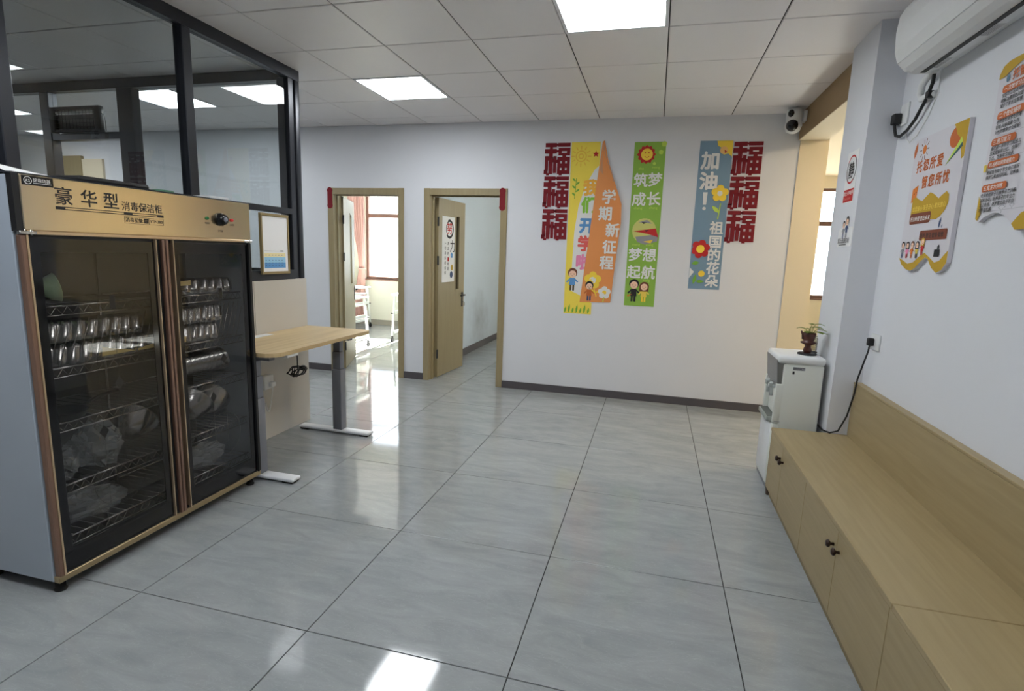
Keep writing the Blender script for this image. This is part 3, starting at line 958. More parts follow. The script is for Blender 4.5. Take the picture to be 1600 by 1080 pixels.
for k in range(6):
    put('food_tray', TRAY, (XT, .67 + k * .058, 1.240), (math.radians(-30), 0, .75 + random.uniform(-.1, .1)), '%s steel dish from the left on the top shelf behind the right door' % ORD[k], 'tray', 'steel dishes on the top right shelf', (.58, .7, .72))
def bowl_mesh(name, R, Hh, m):
    return MB().lathe((0, 0, 0), [(R * .45, 0), (R * .5, .004), (R * .8, Hh * .45), (R * .98, Hh * .95), (R * 1.03, Hh), (R * .95, Hh * .94), (R * .76, Hh * .46), (R * .45, .01)], 28).mesh(name, m)
GB = bowl_mesh('green_bowl', .058, .05, mat('pale_green_plastic', (186, 214, 170), .35))
put('green_bowl', GB, (-.37, .0, 1.252), (math.radians(-80), 0, -.35), 'pale green plastic bowl lying on edge on the top left shelf', 'bowl', None)
SB = bowl_mesh('steel_bowl', .10, .09, M_STEEL)
for k in range(10):
    put('steel_bowl', SB, (-.44, .625 + k * .032, .785), (math.radians(-78), 0, 0), '%s from the left in the nested row of steel bowls behind the right door' % ORD[k], 'bowl', 'nested steel bowls', (.62, .62, .7))
put('steel_basin', SB, (-.43, .70, .532), (math.radians(-62), 0, .5), 'larger steel basin leaning left of its twin behind the right door', 'basin', 'leaning steel basins', (1.05, 1.05, 1.0))
put('steel_basin', SB, (-.44, .86, .527), (math.radians(-68), 0, .5), 'steel basin leaning at the right behind the right door', 'basin', 'leaning steel basins', (.95, .95, 1.0))
put('steel_basin', SB, (-.43, .355, .535), (math.radians(-60), 0, .5), 'steel basin leaning beside the plastic bags behind the left door', 'basin', 'leaning steel basins', (1.05, 1.05, 1.0))
pan = thing('frying_pan', 'dark frying pan on the third shelf behind the left glass door', 'pan', (-.40, .05, .706))
part('pan_body', MB().lathe((-.40, .05, .706), [(.075, 0), (.09, .03), (.094, .032), (.086, .03), (.07, .006)], 24), M_BLACKM, pan)
part('pan_handle', MB().tube([(-.40, .14, .735), (-.40, .22, .76), (-.40, .30, .765)], .009, 8), M_BLACKM, pan)
# plastic bags
M_BAG = mat('clear_plastic_film', (196, 204, 208), 0.22, var=.1, scale=12, alpha=.38)
def blob(name, c, sx, sy, sz, label, seed, grp):
    rnd = random.Random(seed)
    mb = MB()
    n, m = 22, 14
    ph = [(rnd.uniform(2, 6), rnd.uniform(2, 6), rnd.uniform(0, 6)) for _ in range(4)]
    vs, fs = [], []
    for i in range(m + 1):
        th = PI * i / m
        for k in range(n):
            a = 2 * PI * k / n
            r = 1 + sum(.09 * math.sin(p * a + q * th + s) for p, q, s in ph) + rnd.uniform(-.07, .07)
            if i in (0, m):
                r = 1
            vs.append((c[0] + sx * r * math.sin(th) * math.cos(a), c[1] + sy * r * math.sin(th) * math.sin(a), max(c[2] + sz * r * math.cos(th), c[2] - sz * .93)))
    for i in range(m):
        for k in range(n):
            fs.append((i * n + k, (i + 1) * n + k, (i + 1) * n + (k + 1) % n, i * n + (k + 1) % n))
    mb.add(vs, fs, False)
    return single(name, mb, M_BAG, label, 'plastic bag', grp)
blob('plastic_bag', (-.42, .005, .51), .10, .07, .078, 'left crumpled clear plastic bag on the fourth shelf', 1, 'clear plastic bags in the cabinet')
blob('plastic_bag', (-.42, .195, .53), .10, .09, .10, 'middle crumpled clear plastic bag on the fourth shelf', 2, 'clear plastic bags in the cabinet')
blob('plastic_bag', (-.46, .13, .262), .10, .18, .058, 'long clear plastic bag on the lowest shelf behind the left door', 3, 'clear plastic bags in the cabinet')
blob('plastic_bag', (-.44, .75, .262), .10, .16, .06, 'clear plastic bag on the lowest shelf behind the right door', 4, 'clear plastic bags in the cabinet')
# flat yellow pieces at the shelf fronts
YELLOW_PIECES = (([(.195, .990), (.354, .952), (.191, .951)], 'pointed flat yellow piece on the tray shelf behind the left door'),
          ([(.362, .957), (.483, .976), (.484, .950), (.365, .949)], 'flat yellow strip at the right end of the left tray shelf'),
          ([(.599, .979), (.639, .976), (.636, .947), (.601, .949)], 'small flat yellow piece at the left of the right tray shelf'),
          ([(.603, 1.259), (.690, 1.265), (.688, 1.239), (.606, 1.239)], 'flat yellow piece on the top shelf behind the right door'))
M_YPIECE = mat('flat_yellow', (232, 208, 138), .6)
for pts, lab in YELLOW_PIECES:
    single('yellow_piece', MB().prism([(-.333, y, z) for y, z in pts], (.0012, 0, 0)), M_YPIECE, lab, 'paper label', 'flat yellow pieces in the cabinet')
# things lying on the cabinet
rows = []
for i in range(13):
    u = i / 12
    rows.append([Vector((-.315 - .24 * v / 6, CY_0 + .004 + .24 * u, CZ1 + .004 + .058 * math.sin(PI * (.15 + .85 * (1 - u)) * .55) * (v / 6) ** .8 * (1 - .85 * u ** 3))) for v in range(7)])
pm = MB().grid(rows)
pm.v += [p - Vector((0, 0, .0012)) for p in pm.v]
n0 = len(pm.f)
h0 = len(pm.v) // 2
for f in list(pm.f[:n0]):
    pm.f.append([i + h0 for i in f][::-1]); pm.sm.append(True)
single('paper_sheet', pm, M_PAPER, 'curled white paper sheets on top of the disinfection cabinet', 'paper')
single('black_tray', MB().rbox(-.62, -.34, .17, .50, CZ1 + .003, CZ1 + .028, .01, 2), M_BLACKM, 'flat black tray lying on top of the cabinet', 'tray')
single('jar_cover', MB().lathe((-.42, .64, CZ1 + .003), [(.05, 0), (.055, .008), (.05, .016), (.01, .02)], 18), mat('green_plastic', (70, 120, 90), .4), 'small round green plastic cover on top of the cabinet', 'plastic cover')
single('white_tape_roll', MB().rbox(-.48, -.36, .88, 1.02, CZ1 + .003, CZ1 + .022, .006, 2), M_WHITE, 'small white flat box on the right end of the cabinet top', 'box')

# ================================================================== STANDING DESK
dk = thing('standing_desk', 'height adjustable desk with light oak top and grey legs beside the cabinet', 'desk', (-.45, 1.67, 0))
DT = .815
top = rrect(-.755, -.165, 1.092, 2.25, .012, 2)
# round the near front corner
top = [p for p in top]
cor = []
for p in rrect(-.755, -.165, 1.092, 2.25, .09, 6)[0:7]:
    cor.append(p)
poly = cor + [(-.165, 2.21), (-.19, 2.25), (-.755, 2.25), (-.755, 1.092)]
part('desk_top', MB().prism([(x, y, DT - .025) for x, y in poly], (0, 0, .025)), M_OAK, dk)
part('support_frame', MB().box(-.60, -.24, 1.14, 1.19, DT - .055, DT - .026).box(-.60, -.22, 2.0, 2.05, DT - .055, DT - .026).box(-.40, -.32, 1.19, 2.0, DT - .06, DT - .026), M_GREYM, dk)
for y in (1.14, 2.06):
    part('leg_base', MB().rbox(-.70, -.075, y - .04, y + .04, .012, .032, .006, 2), M_WHITEM, dk)
    part('leg_pad', MB().box(-.69, -.62, y - .03, y + .03, 0, .012).box(-.16, -.09, y - .03, y + .03, 0, .012), M_RUBBER, dk)
    part('leg_column', MB().rbox(-.39, -.31, y - .035, y + .035, .032, .52, .006, 2), M_GREYM, dk)
    part('leg_stage', MB().rbox(-.385, -.315, y - .030, y + .030, .52, .66, .005, 2), M_GREYM, dk)
    part('leg_stage', MB().rbox(-.38, -.32, y - .025, y + .025, .66, DT - .058, .005, 2), M_GREYM, dk)
part('power_box', MB().rbox(-.44, -.38, 1.42, 1.63, DT - .075, DT - .027, .006, 2), M_BLACKM, dk)
part('control_pad', MB().rbox(-.23, -.17, 1.22, 1.33, DT - .045, DT - .026, .004, 1), M_WHITE, dk)
part('cable_hole_cover', MB().rbox(-.73, -.66, 1.44, 1.72, DT, DT + .003, .001, 1), M_WHITE, dk)
cb = MB()
cp = [(-.40, 1.63, .77), (-.40, 1.66, .755), (-.42, 1.72, .765), (-.45, 1.76, .80)]
cb.tube(cp, .0035, 6)
cb.tube([(-.40, 1.62, .765), (-.40, 1.625, .70), (-.40, 1.625, .60)], .004, 6)
coil = []
rnd = random.Random(5)
for i in range(70):
    a = i * .55
    coil.append((-.40 + .03 * math.sin(a * .7), 1.62 + .07 * math.cos(a) + .01 * math.sin(3 * a), .585 + .028 * math.sin(a) + .008 * math.cos(2.3 * a)))
cb.tube(coil, .0038, 6)
cb.rbox(-.415, -.385, 1.66, 1.70, .585, .615, .006, 2)
part('power_cable', cb, M_BLACKM, dk, 'black bundled power cable')
so = thing('wall_socket', 'white surface socket with plugged cable on the panel under the desk', 'socket', (XP + .03, 1.72, .40))
part('socket_box', MB().rbox(XP + .007, XP + .05, 1.675, 1.775, .40, .505, .006, 2), M_WHITE, so)
part('plug', MB().rbox(XP + .05, XP + .085, 1.715, 1.755, .42, .455, .006, 2), M_WHITE, so)
cpts = []
for i in range(15):
    u = i / 14
    cpts.append((XP + .07, 1.735 - .085 * u, .42 - .18 * math.sin(PI * u * .8)))
part('cable', MB().tube(cpts, .004, 6), M_WHITE, so)

# framed calendar
FXC = XP + .022
cf = thing('framed_calendar', 'wood framed wall calendar with a blue date block on the partition glass', 'calendar', (FXC, 1.885, 1.246))
mc = Matrix.Identity(4)
M_CFR = mat('olive_wood_frame', (142, 124, 84), .5)
a0, a1, c0, c1 = 1.735, 2.042, 1.246, 1.685
mb = MB()
for r in ((a0, a1, c0, c0 + .02), (a0, a1, c1 - .02, c1), (a0, a0 + .016, c0 + .02, c1 - .02), (a1 - .016, a1, c0 + .02, c1 - .02)):
    mb.rbox(FXC - .016, FXC + .006, r[0], r[1], r[2], r[3], .002, 1)
part('frame', mb, M_CFR, cf)
sheet = part('page', MB().box(FXC - .012, FXC, a0 + .016, a1 - .016, c0 + .02, c1 - .02), M_PAPER, cf)
S = Sheet((FXC, a0, c0), (0, 1, 0), (0, 0, 1), (1, 0, 0))
S.poly(sheet, 'printed_blue_block', [rect(.028, .262, .045, .125)], I_LBLUE)
S.poly(sheet, 'printed_blue_shade', [rect(.028, .262, .045, .085)], I_BLU)
S.poly(sheet, 'printed_yellow_band', [rect(.028, .262, .128, .155)], ink('pale_band', (238, 226, 176)))
S.poly(sheet, 'printed_date_marks', [rect(.04 + .035 * k, .052 + .035 * k, z, z + .005) for k in range(6) for z in (.062, .08, .098, .137)], I_NAVY)
S.poly(sheet, 'printed_heading', [rect(.03, .20, .168, .171), rect(.205, .24, .165, .175)], I_GREY)

# ================================================================== BENCH
BX0, BX1, BYF, BYN, BZ = 2.775, 3.215, 1.968, -2.05, .435
bn = thing('storage_bench', 'long beige wooden storage bench with doors and backrest along the right wall', 'bench', (3.0, 0, 0))
for a, b in ((.149, BYF), (-1.05, .146), (BYN, -1.053)):
    part('seat_board', MB().rbox(BX0, 3.198, a, b, BZ - .022, BZ, .002, 1), M_BENCH, bn)
part('backrest', MB().rbox(3.198, 3.222, .149, BYF, BZ - .02, .755, .002, 1), M_BENCH, bn)
part('backrest', MB().rbox(3.198, 3.222, BYN, .146, BZ - .02, .755, .002, 1), M_BENCH, bn)
part('backrest_cap', MB().rbox(3.196, XR - .001, BYN, BYF, .755, .767, .002, 1), M_BENCH, bn)
part('end_panel', MB().box(BX0 + .022, 3.19, BYF - .02, BYF, .04, BZ - .023), M_BENCH, bn)
part('end_panel', MB().box(BX0 + .022, 3.19, BYN, BYN + .02, .04, BZ - .023), M_BENCH, bn)
part('carcass', MB().box(BX0 + .03, 3.19, BYN + .02, BYF - .02, .045, .065).box(3.17, 3.19, BYN + .02, BYF - .02, .065, BZ - .023), M_BENCH, bn)
part('plinth', MB().box(BX0 + .02, BX0 + .04, BYN, BYF - .03, 0, .045), mat('bench_plinth', (136, 122, 92), .5), bn)
part('bench_foot', MB().rbox(BX0 + .004, BX0 + .045, BYF - .045, BYF - .008, 0, .045, .004, 1), mat('bench_foot_brown', (74, 62, 48), .5), bn)
edges = [BYF - .002, 1.635, 1.145, .655, .165, -.325, -.815, -1.305, BYN]
for k in range(8):
    d = part('bench_door', MB().rbox(BX0 + .003, BX0 + .021, edges[k + 1] + .0015, edges[k] - .0015, .048, BZ - .024, .0015, 1), M_BENCH, bn)
    yk = None
    if k in (0, 2, 4, 6):
        yk = edges[k + 1] + .034
    elif k < 7:
        yk = edges[k] - .034
    if yk is not None:
        part('knob', MB().lathe((BX0 + .003, yk, .338), [(.007, 0), (.006, -.012), (.015, -.018), (.016, -.024), (.010, -.030)], 14, 'X'), mat('dark_bronze', (52, 36, 30), .35, .5), d)

# ================================================================== WATER DISPENSER
wd = thing('water_dispenser', 'white floor-standing water dispenser at the far end of the bench', 'water dispenser', (2.92, 2.21, 0))
WX0, WX1, WY0, WY1, WZ = 2.785, 3.055, 2.045, 2.375, .882
part('body', MB().rbox(WX0 + .035, WX1, WY0, WY1, .03, WZ - .05, .012, 3).rbox(WX0 + .004, WX0 + .04, WY0, WY1, .03, .44, .010, 3).rbox(WX0 + .004, WX0 + .05, WY0, WY0 + .02, .44, .70, .006, 2).rbox(WX0 + .004, WX0 + .05, WY1 - .02, WY1, .44, .70, .006, 2), mat('dispenser_white', (222, 224, 216), .35, var=.02), wd)
part('top_cover', MB().rbox(WX0 - .002, WX1 + .004, WY0 - .005, WY1 + .005, WZ - .052, WZ, .02, 4), M_WHITE, wd)
part('control_panel', MB().prism([(WX0 - .004, WY0 + .006, WZ - .03), (WX0 + .012, WY0 + .006, .69), (WX0 + .05, WY0 + .006, .69), (WX0 + .05, WY0 + .006, WZ - .03)], (0, WY1 - WY0 - .012, 0)), mat('grey_panel', (120, 122, 122), .3, .3), wd)
for y in (WY0 + .10, WY0 + .20):
    part('tap', MB().cyl((WX0 + .03, y, .665), (WX0 + .0, y, .665), .013, 10).cyl((WX0 + .0, y, .69), (WX0 + .0, y, .60), .011, 10).rbox(WX0 - .02, WX0 + .004, y - .014, y + .014, .655, .685, .004, 2), mat('clear_tap', (200, 206, 204), .2, alpha=.8), wd)
part('drip_tray', MB().rbox(WX0 - .025, WX0 + .035, WY0 + .03, WY1 - .03, .44, .475, .008, 2), mat('drip_grey', (150, 156, 150), .3), wd)
part('drip_grille', MB().box(WX0 - .018, WX0 + .03, WY0 + .04, WY1 - .04, .4755, .478), mat('grille_grey', (92, 96, 92), .4), wd)
part('lower_door', MB().rbox(WX0, WX0 + .012, WY0 + .012, WY1 - .012, .05, .425, .004, 2), M_WHITE, wd)
part('plinth', MB().box(WX0 + .012, WX1 - .01, WY0 + .008, WY1 - .008, 0, .03), M_GREYM, wd)
S = Sheet((0, WY0, 0), (1, 0, 0), (0, 0, 1), (0, -1, 0))
S.poly(wd, 'printed_rating_label', [rect(2.875, 2.945, .795, .815)], I_GREY)
S.poly(wd, 'printed_label_text', [rect(2.878, 2.94, .809, .812), rect(2.878, 2.925, .803, .806), rect(2.878, 2.935, .797, .800), rect(2.875, 2.887, .768, .788)], I_BLACK)
S.poly(wd, 'panel_joint', [rect(2.80, 2.835, .452, .455)], I_GREY)
single('power_cord', MB().tube([(3.066, 2.2, .45), (3.07, 2.1, .445), (3.073, 2.0, .441), (3.10, 1.955, .441), (3.14, 1.945, .46), (3.175, 1.94, .56), (3.19, 1.92, .70), (3.19, 1.90, .80), (3.20, 1.875, .90), (3.21, 1.862, .97), (3.212, 1.86, 1.004)], .005, 8), M_BLACKM, 'thin black cord from the water dispenser over the bench end to the outlet', 'cord')
sk = thing('wall_outlet', 'white square wall outlet with a black plug above the bench', 'outlet', (XR, 1.83, .995))
part('outlet_plate', MB().rbox(XR - .010, XR - .0005, 1.785, 1.905, .985, 1.075, .003, 2), M_WHITE, sk)
part('plug', MB().rbox(XR - .04, XR - .010, 1.845, 1.882, 1.005, 1.05, .006, 2), M_BLACKM, sk)

# vase with plant and glass carafe on the dispenser
vs = thing('plant_vase', 'brown clay vase with a small green plant on the water dispenser', 'plant', (2.975, 2.17, WZ))
M_CLAY = mat('brown_clay', (78, 38, 28), .35, var=.2)
M_LEAF = mat('leaf_green', (104, 124, 44), .45, var=.2)
part('base_disc', MB().lathe((2.975, 2.17, WZ), [(.055, 0), (.058, .006), (.05, .012)], 20), M_BLACKM, vs)
part('vase_body', MB().lathe((2.975, 2.17, WZ + .012), [(.022, 0), (.026, .02), (.018, .04), (.02, .05), (.045, .062), (.046, .07), (.03, .075), (.036, .095), (.04, .125), (.034, .13), (.028, .10)], 18), M_CLAY, vs)
part('vase_spout', MB().tube([(2.945, 2.17, WZ + .10), (2.938, 2.168, WZ + .13), (2.925, 2.165, WZ + .15)], [.012, .009, .005], 8), M_CLAY, vs)
for (dx, dy, h, a, L) in ((.0, 0, .18, .2, .06), (.03, .0, .165, -.3, .055), (-.02, .01, .17, 2.6, .045), (.02, -.02, .155, -1.0, .055), (.01, .02, .195, 1.2, .05), (.035, -.01, .145, .1, .05), (.01, -.01, .185, -.6, .06), (.0, .01, .165, 1.9, .05), (.02, .0, .20, -.1, .05), (-.01, -.02, .155, -2.0, .045)):
    bx, by, bz = 2.975 + dx * .5, 2.17 + dy * .5, WZ + .13
    tx, ty, tz = bx + dx, by + dy, WZ + h
    part('stem', MB().tube([(bx, by, bz - .02), ((bx + tx) / 2, (by + ty) / 2, (bz + tz) / 2 + .01), (tx, ty, tz)], .0018, 5), M_LEAF, vs)
    d = Vector((math.cos(a), math.sin(a), -.15)).normalized()
    w = d.cross(Vector((0, 0, 1))).normalized()
    p0 = Vector((tx, ty, tz))
    rows = [[p0 + d * L * t / 5 + w * s * .024 * math.sin(PI * min(.97, t / 5 + .06)) + Vector((0, 0, .006 * math.sin(PI * t / 5) - abs(s) * .004)) for s in (-1, 0, 1)] for t in range(6)]
    part('leaf', MB().grid(rows), M_LEAF, vs)
ca = thing('glass_carafe', 'small glass carafe with a wire handle behind the clay vase', 'carafe', (3.02, 2.27, WZ))
part('carafe_body', MB().lathe((3.02, 2.27, WZ + .008), [(.03, 0), (.034, .01), (.032, .10), (.034, .104), (.030, .10), (.030, .012)], 18), glass_mat('carafe_glass', (.85, .87, .87, 1), 1.0), ca)
part('carafe_base', MB().lathe((3.02, 2.27, WZ), [(.038, 0), (.040, .004), (.036, .009)], 18), M_BLACKM, ca)
part('carafe_handle', MB().tube([(3.02, 2.24, WZ + .11), (3.03, 2.21, WZ + .115), (3.035, 2.20, WZ + .10), (3.035, 2.20, WZ + .03), (3.03, 2.21, WZ + .01)], .0028, 6), M_STEEL, ca)

# ================================================================== AIR CONDITIONER
ac = thing('air_conditioner', 'white wall-mounted air conditioner above the bench', 'air conditioner', (3.14, 1.15, 2.38))
AY0, AY1 = .72, 1.56
prof = [(3.238, 2.385), (3.20, 2.375), (3.13, 2.372), (3.085, 2.385), (3.052, 2.42), (3.036, 2.47), (3.030, 2.56), (3.036, 2.63), (3.055, 2.665), (3.10, 2.675), (3.238, 2.675)]
mb = MB().prism([(x, AY0, z) for x, z in prof], (0, AY1 - AY0, 0))
part('housing', mb, M_WHITE, ac)
fp = [(3.052, 2.42), (3.036, 2.47), (3.030, 2.56), (3.036, 2.63), (3.055, 2.665)]
part('front_panel', MB().prism([(x - .006, AY0 + .006, z) for x, z in fp] + [(x, AY0 + .006, z) for x, z in fp[::-1]], (0, AY1 - AY0 - .012, 0)), M_WHITE, ac)
lv = [(3.136, 2.367), (3.10, 2.372), (3.07, 2.388), (3.047, 2.414)]
part('louver', MB().prism([(x, AY0 + .05, z) for x, z in lv] + [(x + .004, AY0 + .05, z + .006) for x, z in lv[::-1]], (0, AY1 - AY0 - .09, 0)), M_WHITE, ac)
part('air_slot', MB().box(3.136, 3.156, AY0 + .05, AY1 - .045, 2.364, 2.376), M_BLACKM, ac)
S = Sheet((0, 0, 2.3735), (0, -1, 0), (1, 0, 0), (0, 0, -1))
S.poly(ac, 'printed_energy_label', [rect(-1.48, -1.34, 3.158, 3.19), rect(-1.10, -.98, 3.158, 3.20)], ink('label_grey', (190, 190, 192)))
S.poly(ac, 'printed_label_lines', [rect(-1.475, -1.40, 3.162 + .008 * k, 3.166 + .008 * k) for k in range(3)], I_GREY)
S.poly(ac, 'printed_label_lines', [rect(-1.09, -1.0, 3.165 + .008 * k, 3.168 + .008 * k) for k in range(4)], I_GREY)
part('drain_pipe', MB().tube([(3.20, 1.52, 2.38), (3.205, 1.62, 2.37), (3.205, 1.66, 2.35), (3.21, 1.68, 2.31), (3.215, 1.67, 2.285), (3.22, 1.60, 2.285), (3.238, 1.57, 2.285)], .016, 10), M_WHITE, ac, 'white wrapped drain pipe')
part('pipe_clip', MB().rbox(3.20, 3.232, 1.575, 1.60, 2.268, 2.302, .004, 1), M_BLACKM, ac)
part('power_cord', MB().tube([(3.20, 1.53, 2.38), (3.21, 1.56, 2.33), (3.215, 1.62, 2.27), (3.218, 1.72, 2.20), (3.218, 1.80, 2.165), (3.216, 1.88, 2.15), (3.214, 1.93, 2.165), (3.21, 1.95, 2.21), (3.20, 1.945, 2.25)], .008, 8), M_BLACKM, ac, 'thick black power cord')
part('thin_cable', MB().tube([(3.21, 1.50, 2.38), (3.225, 1.52, 2.28), (3.23, 1.60, 2.19), (3.23, 1.70, 2.12), (3.23, 1.78, 2.10), (3.23, 1.83, 2.13), (3.23, 1.84, 2.20)], .003, 6), M_WHITE, ac)
sk = thing('wall_outlet', 'white wall outlet with a thick black plug below the air conditioner', 'outlet', (XR, 1.88, 2.2))
part('outlet_plate', MB().rbox(XR - .010, XR - .0005, 1.86, 1.955, 2.215, 2.325, .003, 2), M_WHITE, sk)
part('plug', MB().rbox(XR - .05, XR - .010, 1.92, 1.965, 2.225, 2.28, .006, 2), M_BLACKM, sk)

# ================================================================== RIGHT WALL BOARDS
M_BOARD = mat('white_foam_board', (216, 214, 220), .55, var=.02)
M_BEDGE = mat('grey_board_edge', (140, 142, 152), .6)
def board(name, outline, label, th=.018):
    """outline in (u right, v up): u runs towards -Y"""
    mb = MB().prism([(XR - .001, -u, v) for u, v in outline], (-th, 0, 0))
    return single(name, mb, M_BOARD, label, 'wall sign')
# first sign: u from -1.668 (left) to -1.178 (right)
low_e = [(-1.666, 1.502), (-1.63, 1.470), (-1.57, 1.446), (-1.515, 1.440), (-1.47, 1.455), (-1.42, 1.488), (-1.383, 1.505), (-1.35, 1.495), (-1.31, 1.458), (-1.26, 1.436), (-1.215, 1.448), (-1.18, 1.482)]
ol = [(-1.668, 1.52)] + low_e + [(-1.178, 1.50), (-1.178, 2.085), (-1.668, 2.085)]
b1 = board('motto_sign', ol, 'white motto sign with wavy ochre bottom edge left of the text board')
S = Sheet((XR - .019, 0, 0), (0, -1, 0), (0, 0, 1), (-1, 0, 0))
def pl(name, polys, m): S.poly(b1, name, polys, m)
pl('printed_wave_border', [low_e + [(-1.1795, 1.50), (-1.18, 1.535), (-1.203, 1.521), (-1.245, 1.49), (-1.289, 1.482), (-1.34, 1.505), (-1.394, 1.526), (-1.44, 1.512), (-1.50, 1.482), (-1.56, 1.474), (-1.62, 1.492)]], I_OCH)
pl('printed_orange_leaf', [leafp(-1.664, 1.995, -1.646, 2.075, .016)], I_RUST)
pl('printed_sun', [circ(-1.561, 2.025, .019, 14, .022)], I_ORG)
pl('printed_sun_rays', [line(-1.561 + .028 * math.cos(q), 2.025 + .031 * math.sin(q), -1.561 + .046 * math.cos(q), 2.025 + .052 * math.sin(q), .005) for q in [k * PI / 5 for k in range(10)]], I_BRN)
pl('printed_orange_corner', [circ(-1.272, 2.025, .052, 20, .045)], I_RUST)
pl('printed_ochre_corner', [[(-1.30, 2.084), (-1.18, 2.084), (-1.18, 1.93), (-1.20, 1.92), (-1.215, 1.97), (-1.235, 2.015), (-1.265, 2.035), (-1.28, 2.06)]], I_OCH)
pl('printed_pencil', [[(-1.334, 1.912), (-1.222, 2.018), (-1.208, 1.995)]], I_LGRN)
pl('printed_pencil_edge', [[(-1.334, 1.912), (-1.208, 1.995), (-1.204, 1.975)]], ink('teal', (60, 100, 100)))
for k, ch in enumerate('托您所爱'):
    S.text(b1, ch, -1.618 + .068 * k, 1.925, .060, I_RUST, .04)
for k, ch in enumerate('管您所忧'):
    S.text(b1, ch, -1.538 + .068 * k, 1.842, .060, I_RUST, .04)
pl('printed_book', [[(-1.622, 1.775), (-1.572, 1.79), (-1.565, 1.858), (-1.622, 1.842)]], I_ORG)
pl('printed_book_eyes', [circ(-1.60, 1.818, .004, 8), circ(-1.582, 1.824, .004, 8)], I_BLACK)
cl = [(-1.605, 1.715), (-1.605, 1.795), (-1.57, 1.80), (-1.535, 1.785), (-1.50, 1.775), (-1.46, 1.795), (-1.427, 1.809), (-1.385, 1.795), (-1.34, 1.772), (-1.31, 1.785), (-1.275, 1.797), (-1.25, 1.78), (-1.246, 1.745), (-1.265, 1.715), (-1.30, 1.69), (-1.335, 1.679), (-1.39, 1.682), (-1.45, 1.70)]
pl('printed_ochre_cloud', [cl], I_OCH)
S.text(b1, '给您省心·孩子开心·家长放心', -1.592, 1.732, .0262, I_PALEY, .014)
pl('printed_brown_label', [rrect(-1.606, -1.39, 1.668, 1.720, .014)], I_TERR)
S.text(b1, '托出希望 管出未来', -1.598, 1.683, .0245, I_WHITE, .014)
pl('printed_brown_label', [rrect(-1.472, -1.211, 1.585, 1.632, .010)], I_TERR)
S.text(b1, '管吃·管住·管接·管教', -1.464, 1.598, .0255, I_BLACK, .014)
pl('printed_dark_tree', [leafp(-1.298, 1.635, -1.286, 1.685, .009), leafp(-1.27, 1.635, -1.266, 1.652, .004)], I_NAVY)
for k, (hc, sc_, pc, lh_) in enumerate(((I_BLACK, I_GREY, I_NAVY, 0), (I_BLACK, I_PNK, I_RED, 1), (I_BRN, I_ORG, I_RUST, 0), (I_BLACK, I_PALEY, I_BLACK, 1), (I_OCH, I_RED, I_RED, 1))):
    kid(S, b1, -1.635 + .053 * k, 1.502 + (.014 if k == 4 else 0), .080, hc, sc_, pc, bool(lh_))
pl('printed_dark_figure', [rect(-1.30, -1.25, 1.508, 1.540), leafp(-1.275, 1.54, -1.262, 1.562, .007)], I_BLACK)
# second board: u from -1.005 to -.30
ol2 = [(-1.005, 1.655), (-.985, 1.642), (-.95, 1.660), (-.90, 1.672), (-.859, 1.670), (-.81, 1.652), (-.765, 1.622), (-.74, 1.600), (-.69, 1.60), (-.62, 1.64), (-.50, 1.67), (-.36, 1.65), (-.30, 1.63), (-.30, 2.232), (-.95, 2.232), (-.985, 2.222), (-1.005, 2.195)]
b2 = board('text_board', ol2, 'large white text board with orange headings cut by the right edge of the photo')
def pl2(name, polys, m): S.poly(b2, name, polys, m)
pl2('printed_ochre_corner', [[(-1.004, 2.178), (-1.004, 2.195), (-.985, 2.221), (-.95, 2.231), (-.70, 2.231), (-.80, 2.222), (-.88, 2.206), (-.935, 2.192), (-.965, 2.180)]], I_OCH)
pl2('printed_ochre_edge', [[(-1.004, 1.656), (-.99, 1.648), (-.975, 1.675), (-.985, 1.715), (-1.004, 1.745)]], I_OCH)
pl2('printed_ochre_edge', [[(-.765, 1.624), (-.74, 1.602), (-.69, 1.602), (-.62, 1.642), (-.66, 1.675), (-.72, 1.66)]], I_OCH)
pl2('printed_balloon', [circ(-.945, 2.168, .010, 12, .014)], ink('slate_blue', (96, 128, 150)))
S.text(b2, '托管', -.918, 2.158, .040, I_RUST, .04)
rowsT = [
    (2.118, -.968, .020, '一.次数学习过程', [2.103, 2.084, 2.065], ['学生可以在老师的', '时解决遇到的问题', '减少了家长在家辅']),
    (2.023, -.972, .021, '二.个性化辅导', [2.008, 1.989, 1.970], ['老师会针对学生的薄', '引导·试卷错题·分析', '对性的教学方法能够']),
    (1.928, -.980, .021, '三.预习复习', [1.912, 1.894, 1.875], ['通过进一步的学习和练习', '加深理解和记忆。这样可', '识点，提高学习成绩。']),
    (1.845, -.978, .017, '四.培养时间管理能力', [1.822, 1.803], ['晚辅班有助于学生自己做好', '排学习和休闲时间，培养良']),
    (1.757, -.990, .020, '五.专注力训练', [1.738, 1.719, 1.700, 1.681], ['老师会给孩子们做专注力训练', '试和活动，培养孩子的专注力', '忘记表达，逐步建立孩子的自', '培养成就感。'])]
for (z, u0, fs, hdg, zs, ls) in rowsT:
    wd_ = fs * 1.0 * len(hdg) + .018
    pl2('printed_heading_pill', [rrect(u0, u0 + max(wd_, .150), z, z + .027, .012)], I_RUST)
    S.text(b2, hdg, u0 + .010, z + .0055, fs, I_WHITE, .016)
    for zz, t in zip(zs, ls):
        S.text(b2, t, u0 + .002, zz, .0168, I_BLACK, .02)
pl2('printed_rule', [rect(-.96, -.42, 1.959, 1.960), rect(-.96, -.42, 1.871, 1.872), rect(-.96, -.42, 1.678, 1.679)], I_GREY)
pl2('printed_note', [rect(-1.0, -.982, 1.835, 1.862)], I_PALEY)
